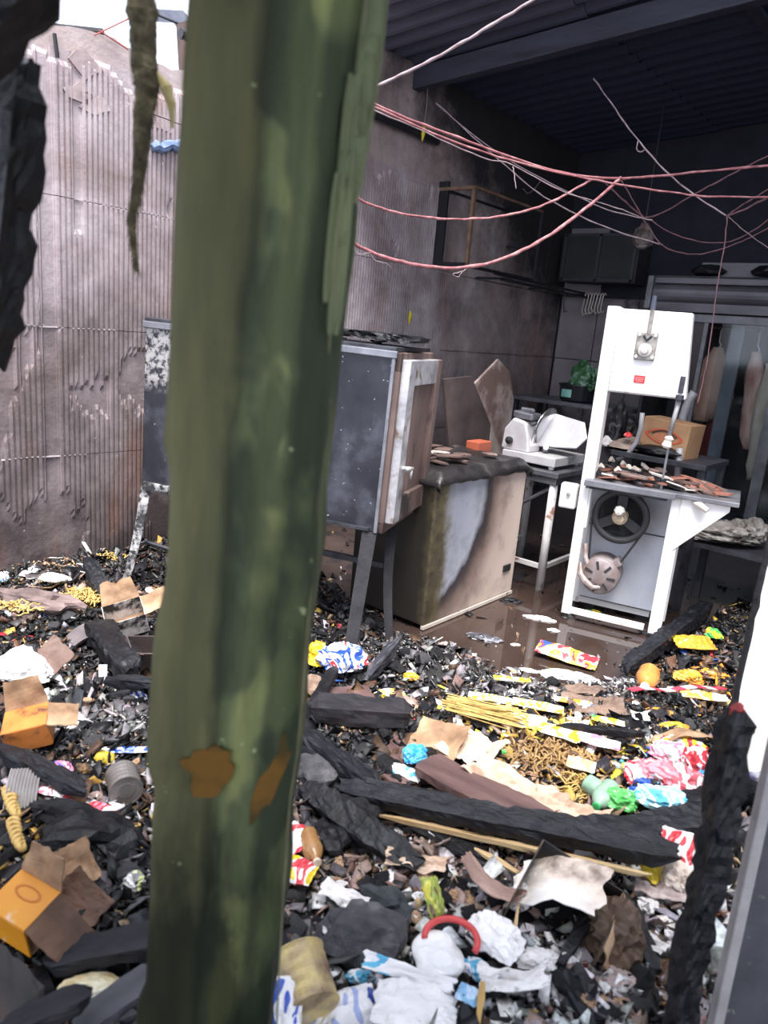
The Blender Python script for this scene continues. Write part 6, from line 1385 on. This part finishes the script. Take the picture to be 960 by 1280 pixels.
packet(368,1092,46,44,'yellow and red crisp packet at the post edge',wrap([Ye,W_,Re,W_,Or],10,soot=0.05),'crisp_packet','packet',yaw=-15,lift=0.04)
AMB = mat('amber_plastic', [(0.3,(0.20,0.09,0.03)),(0.7,(0.42,0.23,0.09))], 0.25, 9)
bottle(384,1042,12,52,'amber bottle lying by the post among red packets',AMB,mat('cream_cap',(0.6,0.5,0.4),0.4),yaw=20,lift=0.03)
lump(412,1050,52,44,36,'black rounded burnt roll right of the amber bottle',CHAR,'burnt_roll','roll',-50,0.02)
lump(448,1012,60,44,44,'matted black fibre clump on the long plank',ASHB,'fibre_clump','clump',0,0.03)
lump(400,965,60,50,40,'grey-black ash ball at the left end of the plank',ASHG,'ash_ball','ash',10,0.02)
lump(452,1172,110,90,64,'large fluffy grey ash mound in the front centre',ASHG,'ash_mound','ash',0,0.0)
lump(478,1130,70,46,40,'black matted clump above the grey ash mound',mat('blackgreen_mat',[(0.3,(0.014,0.018,0.02)),(0.7,(0.06,0.07,0.075))],0.9,16,bmp=0.6),'matted_clump','clump',-20,0.01)
sheet(430,1120,60,26,'white paper scrap left of the matted clump',WHITEB,'paper_scrap','paper',-28,(8,0),0.1,0.25,0.04)
sheet(520,1075,74,26,'pale tan crumpled paper under the buried timber',MATS['pale_kraft'],'tan_paper','paper',-12,(4,0),0.1,0.3,0.035)
packet(541,1122,20,48,'yellow-green wrapper standing in the front rubble',wrap([(0.45,0.42,0.05),(0.25,0.30,0.05),Br,(0.6,0.5,0.2)],10),'green_wrapper','wrapper',20,(30,0),lift=0.03)
can(390,1262,34,66,'big rusty yellow tin at the foot of the green post',mat('rusty_yellow_tin',[(0.36,(0.16,0.10,0.07)),(0.48,(0.40,0.30,0.16)),(0.58,(0.60,0.46,0.18)),(0.68,(0.60,0.50,0.46))],0.45,9,metal=0.2),yaw=-155,pitch=74,lift=0.04,name='rusty_tin')
packet(352,1262,42,66,'blue and white printed packet against the green post',wrap([Bl,W_,Bl,W_],8,soot=0.0),yaw=5,tilt=(36,0),lift=0.08)
packet(428,1268,80,48,'white packet with blue print in the front row',wrap([W_,W_,(0.35,0.4,0.65),W_],10,soot=0.05),yaw=25,tilt=(14,0),lift=0.05)
bag(462,1250,22,40,22,'dark blue foil corner beside the white packet',wrap([Bl,(0.02,0.05,0.28),Bl],7,soot=0.0),'blue_foil','foil',20,lift=0.04)
bag(452,1222,40,24,20,'grey-blue film bag above the white packet',wrap([W_,Cy,Gy,W_],12),'film_bag','bag',lift=0.03)
# red ring lid and the white pots
k_ = sz(566,1168,1); q = M(); q.tube([(31*k_*math.cos(a), 24*k_*math.sin(a), 0) for a in [R(-30)+j*R(215)/22 for j in range(23)]], [4.0*k_]*23, 10); o = q.build('red_ring', mat('red_plastic',[(0.3,(0.42,0.03,0.03)),(0.7,(0.60,0.06,0.055))],0.35,8), smooth=True); put(o, 564, 1174, 'broken red plastic ring lid on the white heap', 'lid', 0, (18,0), 0.09)
bag(548,1196,66,62,60,'rounded white pot under the red ring',WHITEC,'white_pot','pot',-15,lift=0.03,folds=0.08)
bag(622,1168,80,66,50,'crumpled white foam bag right of the red ring',WHITEC,'foam_bag','bag',-40,lift=0.03,folds=0.3)
bag(600,1212,60,30,22,'white and blue film scraps below the white pot',wrap([W_,Cy,W_,Bl,W_],12,soot=0.2),'film_scraps','film',-30,lift=0.03)
packet(585,1246,24,26,'small blue plastic box piece at the bottom',wrap([(0.22,0.42,0.62),(0.45,0.6,0.75),(0.22,0.42,0.62)],7,soot=0.0),'blue_box','box',-25,lift=0.05)
timber((598,1275),(604,1226),9,7,'ochre stick end at the bottom centre',mat('ochre_stick',[(0.3,(0.36,0.20,0.05)),(0.7,(0.58,0.38,0.14))],0.6,9),0.04,0.05,name='ochre_stick',cat='stick',crack=0.05)
bag(652,1120,34,46,36,'white bundle with dark folds left of the burnt carton',WHITEB,'white_bundle','bundle',-30,lift=0.02)
bag(672,1198,66,34,26,'ash-smeared white film below the burnt carton',WHITEB,'ashy_film','film',10,lift=0.01)
bag(770,1222,60,44,30,'pinkish ash-covered clump in front of the brown sack',mat('pink_ash',[(0.3,(0.20,0.16,0.15)),(0.55,(0.45,0.36,0.34)),(0.75,(0.68,0.62,0.60))],0.9,12),'pink_clump','clump',0)
sheet(800,1165,70,22,'white flaky paper strip right of the brown sack',WHITEB,'flaky_paper','paper',-52,(0,0),0.1,0.3,0.04)
sheet(826,1110,60,30,'pale pink-grey paper under the yellow packet',MATS['pink_ash'],'pale_paper','paper',-20,(4,0),0.1,0.3,0.03)
packet(813,1086,30,36,'yellow packet left of the red and white one',wrap([Ye,(0.80,0.60,0.05),Ye],6,soot=0.0),'yellow_packet','packet',30,(20,0),lift=0.05)
packet(848,1062,36,44,'red and white packet against the burnt post',wrap([Re,W_,Re,W_],9,soot=0.0),yaw=-20,tilt=(30,0),lift=0.08)
bag(848,1098,42,44,50,'cream sack leaning against the burnt post',mat('cream_sack',[(0.3,(0.36,0.27,0.21)),(0.5,(0.62,0.53,0.46)),(0.7,(0.76,0.70,0.65))],0.7,6),'cream_sack','sack',-10,lift=0.02)
packet(722,1074,40,14,'narrow red and yellow wrapper behind the burnt carton',wrap([Re,Ye,W_],9,soot=0.1),'narrow_wrapper','wrapper',-12,lift=0.05)
sheet(742,1082,44,28,'small white curl of paper behind the burnt carton',WHITEB,'paper_curl','paper',-40,(10,0),0.5,0.1,0.05)
bag(720,1050,66,20,16,'pale blue film squeezed under the charred log',wrap([Cy,W_,Gy,W_],9,soot=0.4),'blue_film','film',5,lift=0.03)
# food and packets in the middle
sp_ = M(); rr = random.Random(4); kk_ = sz(605,898,1)
for _ in range(70):
    y0 = rr.gauss(0,9)*kk_; z0 = 0.02 + abs(rr.gauss(0,0.012)); L = rr.uniform(60,100)*kk_; an = rr.gauss(0,0.05); x0 = rr.uniform(-10,10)*kk_
    sp_.tube([(x0-L/2*math.cos(an), y0-L/2*math.sin(an), z0),(x0+L/2*math.cos(an), y0+L/2*math.sin(an), z0+rr.gauss(0,0.008))], 0.0022, 5)
o = sp_.build('spaghetti_sticks', NOOD); put(o,605,898,'bundle of straight yellow spaghetti sticks spilled in the middle','pasta',-18,(0,0),0.03); o['kind']='stuff'
for i,(x,y,w,d,yaw,cols,lab) in enumerate((
    (648,902,58,34,-15,[W_,W_,Ye,W_],'white packet with yellow end beside the spaghetti'),
    (612,874,46,18,-10,[W_,Ye,W_,Gy],'thin white and yellow packet behind the spaghetti'),
    (672,884,54,20,-12,[W_,Ye,W_,Tn],'white torn packet behind the yellow ones'),
    (700,918,44,26,-24,[Ye,W_,Ye],'yellow packet left of the thin black stick'),
    (738,926,60,24,-20,[W_,W_,Pk,W_,Ye],'white and pink wrapper below the thin black stick'),
    (760,902,34,14,-15,[W_,Ye,Gr],'yellow-green wrapper right of the thin black stick'),
    (716,878,40,14,-10,[W_,Or,W_],'white packet with an orange spot'),
    (640,850,40,12,0,[Ye,Gy,Ye],'flat yellow wrapper on the grey ash edge'),
    (726,958,30,28,-20,[W_,Tn,W_],'white bag scrap among the brown noodles'),
    (590,886,40,12,-20,[W_,Gy,Bl,W_],'white and blue film at the head of the spaghetti'))):
    packet(x,y,w,d,lab,wrap(cols,11,soot=0.15),yaw=yaw,fat=0.12,lift=0.03)
noodles(690,948,110,54,120,'mass of brown wet noodles in the middle of the rubble',mat('brown_noodle',[(0.3,(0.14,0.075,0.03)),(0.7,(0.42,0.26,0.10))],0.4,24),0.004,h=0.06)
noodles(735,990,60,30,50,'golden noodles beside the green bottles',NOOD,0.003)
GRN = mat('green_clear_plastic', [(0.3,(0.16,0.30,0.19)),(0.7,(0.40,0.55,0.44))], 0.2, 9)
bottle(734,978,12,44,'crushed green bottle nearer the brown noodles',GRN,mat('green_cap',(0.05,0.40,0.12),0.4),yaw=35,lift=0.03)
bottle(764,984,12,52,'pale green bottle left of the coloured bags',GRN,MATS['green_cap'],yaw=-35,lift=0.03)
bag(778,1000,46,34,34,'bright green plastic bag below the bottles',wrap([Gr,(0.12,0.50,0.13),Gr,(0.6,0.7,0.4)],8,soot=0.1),'green_bag','bag',5,lift=0.02)
bag(626,940,24,10,10,'tiny green scrap in the middle of the noodles',wrap([Gr,(0.4,0.6,0.1)],8,soot=0.0),'green_scrap','scrap')
for x,y,w,d,h,cols,lab in ((840,972,92,62,56,[(0.62,0.24,0.28),(0.55,0.10,0.13),W_,(0.66,0.30,0.33),W_],'large pinkish red bag in the coloured pile'),
    (842,942,64,40,40,[W_,Pk,W_,Bl],'white bag with pink print on top of the coloured pile'),
    (830,1000,88,44,40,[Cy,W_,(0.25,0.6,0.75),W_,Bl],'pale cyan bag at the foot of the coloured pile'),
    (800,966,40,56,40,[W_,Re,W_,Bl],'white, red and blue bag at the left of the coloured pile'),
    (872,952,46,54,44,[Re,W_,Re,W_],'red and white bag beside the burnt post'),
    (876,980,40,50,36,[Cy,Bl,W_,Cy],'blue and cyan bag beside the burnt post'),
    (812,985,40,36,34,[Bl,Kk,Cy],'dark blue bag between the red and cyan bags'),
    (852,930,56,24,28,[W_,Ye,Re,W_],'white and yellow packet under the cardboard flap'),
    (880,1006,30,30,26,[Re,W_,Kk],'small red scrap below the blue bag')):
    bag(x,y,w,d,h,lab,wrap(cols,9,0.3,soot=0.05),yaw=-20,lift=0.03)
bag(944,962,40,50,56,'purple and white bag behind the burnt post at right',wrap([W_,(0.35,0.3,0.6),W_,Cy],9,soot=0.05),'purple_bag','bag',lift=0.03)
bag(930,938,34,30,30,'blue-violet scrap under the white board',wrap([(0.2,0.18,0.5),W_,Gy],9),'violet_scrap','scrap',lift=0.03)
# orange things on the wet floor, right
packet(866,806,44,26,'orange packet with green top under the saw bracket',wrap([Or,(0.70,0.30,0.03),Or,Ye],6,soot=0.0),'orange_packet','packet',5,(14,0),lift=0.04)
bag(892,792,22,20,18,'green and yellow scrap above the orange packet',wrap([Ye,Gr,Ye],9,soot=0.1),'leafy_scrap','scrap',lift=0.03)
bottle(812,840,12,46,'orange bottle lying beside the black beam',mat('orange_juice',[(0.3,(0.42,0.16,0.03)),(0.7,(0.62,0.30,0.09))],0.2,8),mat('white_cap',(0.75,0.7,0.66),0.4),yaw=-25,lift=0.03)
bag(862,846,40,30,22,'crumpled orange wrapper left of the white board',wrap([Or,(0.7,0.32,0.05),Br],8),'orange_wrapper','wrapper',lift=0.02)
bag(888,842,40,24,16,'flat orange wrapper beside the white board edge',wrap([Or,Br,(0.7,0.35,0.08)],8),'orange_wrapper','wrapper',lift=0.02)
packet(876,872,56,20,'orange and white packet below the striped tape',wrap([W_,Or,(0.72,0.42,0.15)],8,soot=0.05),'orange_packet','packet',-4,lift=0.03)
bag(826,890,40,18,12,'thin orange film in the wet ash',wrap([Or,Br,Kk,Or],12),'orange_film','film')
bag(842,908,44,16,12,'orange and yellow scraps above the cardboard flap',wrap([Or,Ye,Br],12),'orange_scraps','scrap')
def tape(px0, py0, px1, py1, label):
    p0, p1 = gp(px0,py0,0.03), gp(px1,py1,0.06); c = (p0+p1)/2; e = empty('striped_tape', label, 'tape', c); n_ = 9
    for i in range(n_):
        a, b_ = p0.lerp(p1, i/n_) - c, p0.lerp(p1, (i+1)/n_) - c; q = M(); w_ = 0.026
        nrm = Vector((0,0,1)); sd = (b_-a).cross(nrm).normalized()*w_/2; dz = Vector((0,0,0.008*math.sin(i*1.3))); dz2 = Vector((0,0,0.008*math.sin((i+1)*1.3)))
        sl2 = (b_-a)*0.35
        q.add([a-sd+dz-sl2*0.5, b_-sd+dz2-sl2*0.5, b_+sd+dz2+sl2*0.5, a+sd+dz+sl2*0.5, a-sd+dz-Vector((0,0,.004))-sl2*0.5, b_-sd+dz2-Vector((0,0,.004))-sl2*0.5, b_+sd+dz2-Vector((0,0,.004))+sl2*0.5, a+sd+dz-Vector((0,0,.004))+sl2*0.5],[(0,1,2,3),(7,6,5,4),(0,4,5,1),(2,6,7,3),(1,5,6,2),(3,7,4,0)])
        q.build('red_band' if i % 2 == 0 else 'white_band', mat('red_tape',(0.55,0.04,0.07),0.4) if i % 2 == 0 else mat('white_tape',(0.72,0.62,0.62),0.4), e)
tape(788,862,905,858,'red and white striped tape strung across the orange scraps')
# things standing in the puddle
packet(708,822,66,34,'red, blue and yellow packet half sunk at the puddle edge',wrap([Re,W_,Ye,Re,Bl],7,soot=0.0),yaw=-24,tilt=(6,4),fat=0.14,lift=0.02)
bag(712,846,90,30,14,'wet grey-white film beneath the red and yellow packet',wrap([W_,Gy,W_,(0.5,0.52,0.56)],12,0.25),'wet_film','film',-12)
bag(606,797,52,22,10,'dark wet plastic film floating in the puddle',mat('dark_wet_film',[(0.35,(0.02,0.02,0.024)),(0.55,(0.10,0.10,0.12)),(0.7,(0.45,0.46,0.5))],0.2,9),'wet_film','film',-10,folds=0.4)
bag(672,772,40,12,8,'pale wet paper scrap by the freezer and table leg',WHITEB,'wet_paper','paper',-5)
bag(686,776,22,8,6,'small pale scrap floating near the table leg',WHITEB,'wet_scrap','scrap')
bag(660,838,34,10,6,'white sliver of film at the near edge of the puddle',WHITEB,'film_sliver','film',-10)
bag(644,806,14,7,5,'tiny white scrap in the middle of the puddle',WHITEB,'wet_scrap','scrap')
bag(742,766,26,14,10,'green and yellow scrap under the band saw',wrap([Gr,Ye,W_],9),'green_scrap','scrap')
bag(692,788,18,10,6,'pale fragment by the left foot of the saw',WHITEB,'pale_fragment','scrap')
lump(640,752,30,14,8,'black soaked lump under the freezer corner',CHAR,'soaked_lump','lump')

# --- alike lumps and scraps, one by one
rl2 = random.Random(21); protos = []
def scatter(n, protos, label, group, cat, boxes, smin, smax, name):
    for i in range(n):
        x0, y0, x1, y1 = boxes[i % len(boxes)][:4]; px, py = rl2.uniform(x0,x1), rl2.uniform(y0,y1); pr_ = protos[i % len(protos)]
        o = pr_ if (i < len(protos)) else pr_.copy()
        if i >= len(protos): COL.objects.link(o)
        o.name = name; p = gp(px, py); s_ = rl2.uniform(smin, smax); o.scale = (s_*rl2.uniform(.8,1.2), s_*rl2.uniform(.7,1.1), s_*rl2.uniform(.6,1.0))
        wh_ = boxes[i % len(boxes)][4]
        o.location = (p.x, p.y, p.z + 0.25*s_); o.rotation_euler = (rl2.uniform(-.5,.5), rl2.uniform(-.5,.5), rl2.uniform(0,6.28)); tag(o, label + ' ' + wh_, cat, group + ' ' + wh_)
ALLB = [(0,880,185,1150,'left of the green post'),(360,1060,600,1200,'around the grey ash mound'),(400,880,540,1000,'above the long charred plank'),(560,1110,830,1270,'around the burnt carton'),(640,850,900,1000,'among the coloured packets'),(0,700,190,880,'below the left wall'),(885,1000,940,1260,'between burnt post and grey board'),(400,780,560,870,'below the oven legs')]
scatter(90, [lumpmesh(1,1,1,200+i,2,0.5,0.25).build('charred_lump', CHAR) for i in range(6)], 'small black charred lump', 'charred lumps', 'lump', ALLB, 0.018, 0.045, 'charred_lump')
scatter(60, [lumpmesh(1,1,1,230+i,2,0.5,0.3).build('ash_clod', ASHG) for i in range(5)], 'small grey clod of ash', 'ash clods', 'clod', ALLB, 0.015, 0.035, 'ash_clod')
scatter(50, [bagmesh(1,1,0.6,250+i,3,0.35).build('paper_wad', WHITEB) for i in range(5)], 'small smoke-stained white paper wad', 'paper wads', 'paper', [(600,1110,830,1270,'around the burnt carton'),(380,1080,560,1250,'around the grey ash mound'),(640,850,800,960,'among the coloured packets'),(0,700,190,1100,'left of the green post'),(790,1070,840,1230,'left of the burnt post')], 0.012, 0.028, 'paper_wad')
scatter(50, [bagmesh(1,0.8,0.5,270+i,3,0.35).build('burnt_card_scrap', TANB) for i in range(5)], 'small scorched brown card scrap', 'card scraps', 'card', [(400,1060,600,1180,'around the grey ash mound'),(640,900,820,1000,'among the coloured packets'),(0,720,190,1150,'left of the green post'),(700,1110,830,1270,'around the burnt carton')], 0.014, 0.032, 'burnt_card_scrap')
scatter(40, [shard_mesh(rl2, 1.0, 0.6, 0.12).build('charred_shard', CHARWOOD) for i in range(5)], 'small flat charred shard', 'charred shards', 'shard', ALLB, 0.02, 0.055, 'charred_shard')
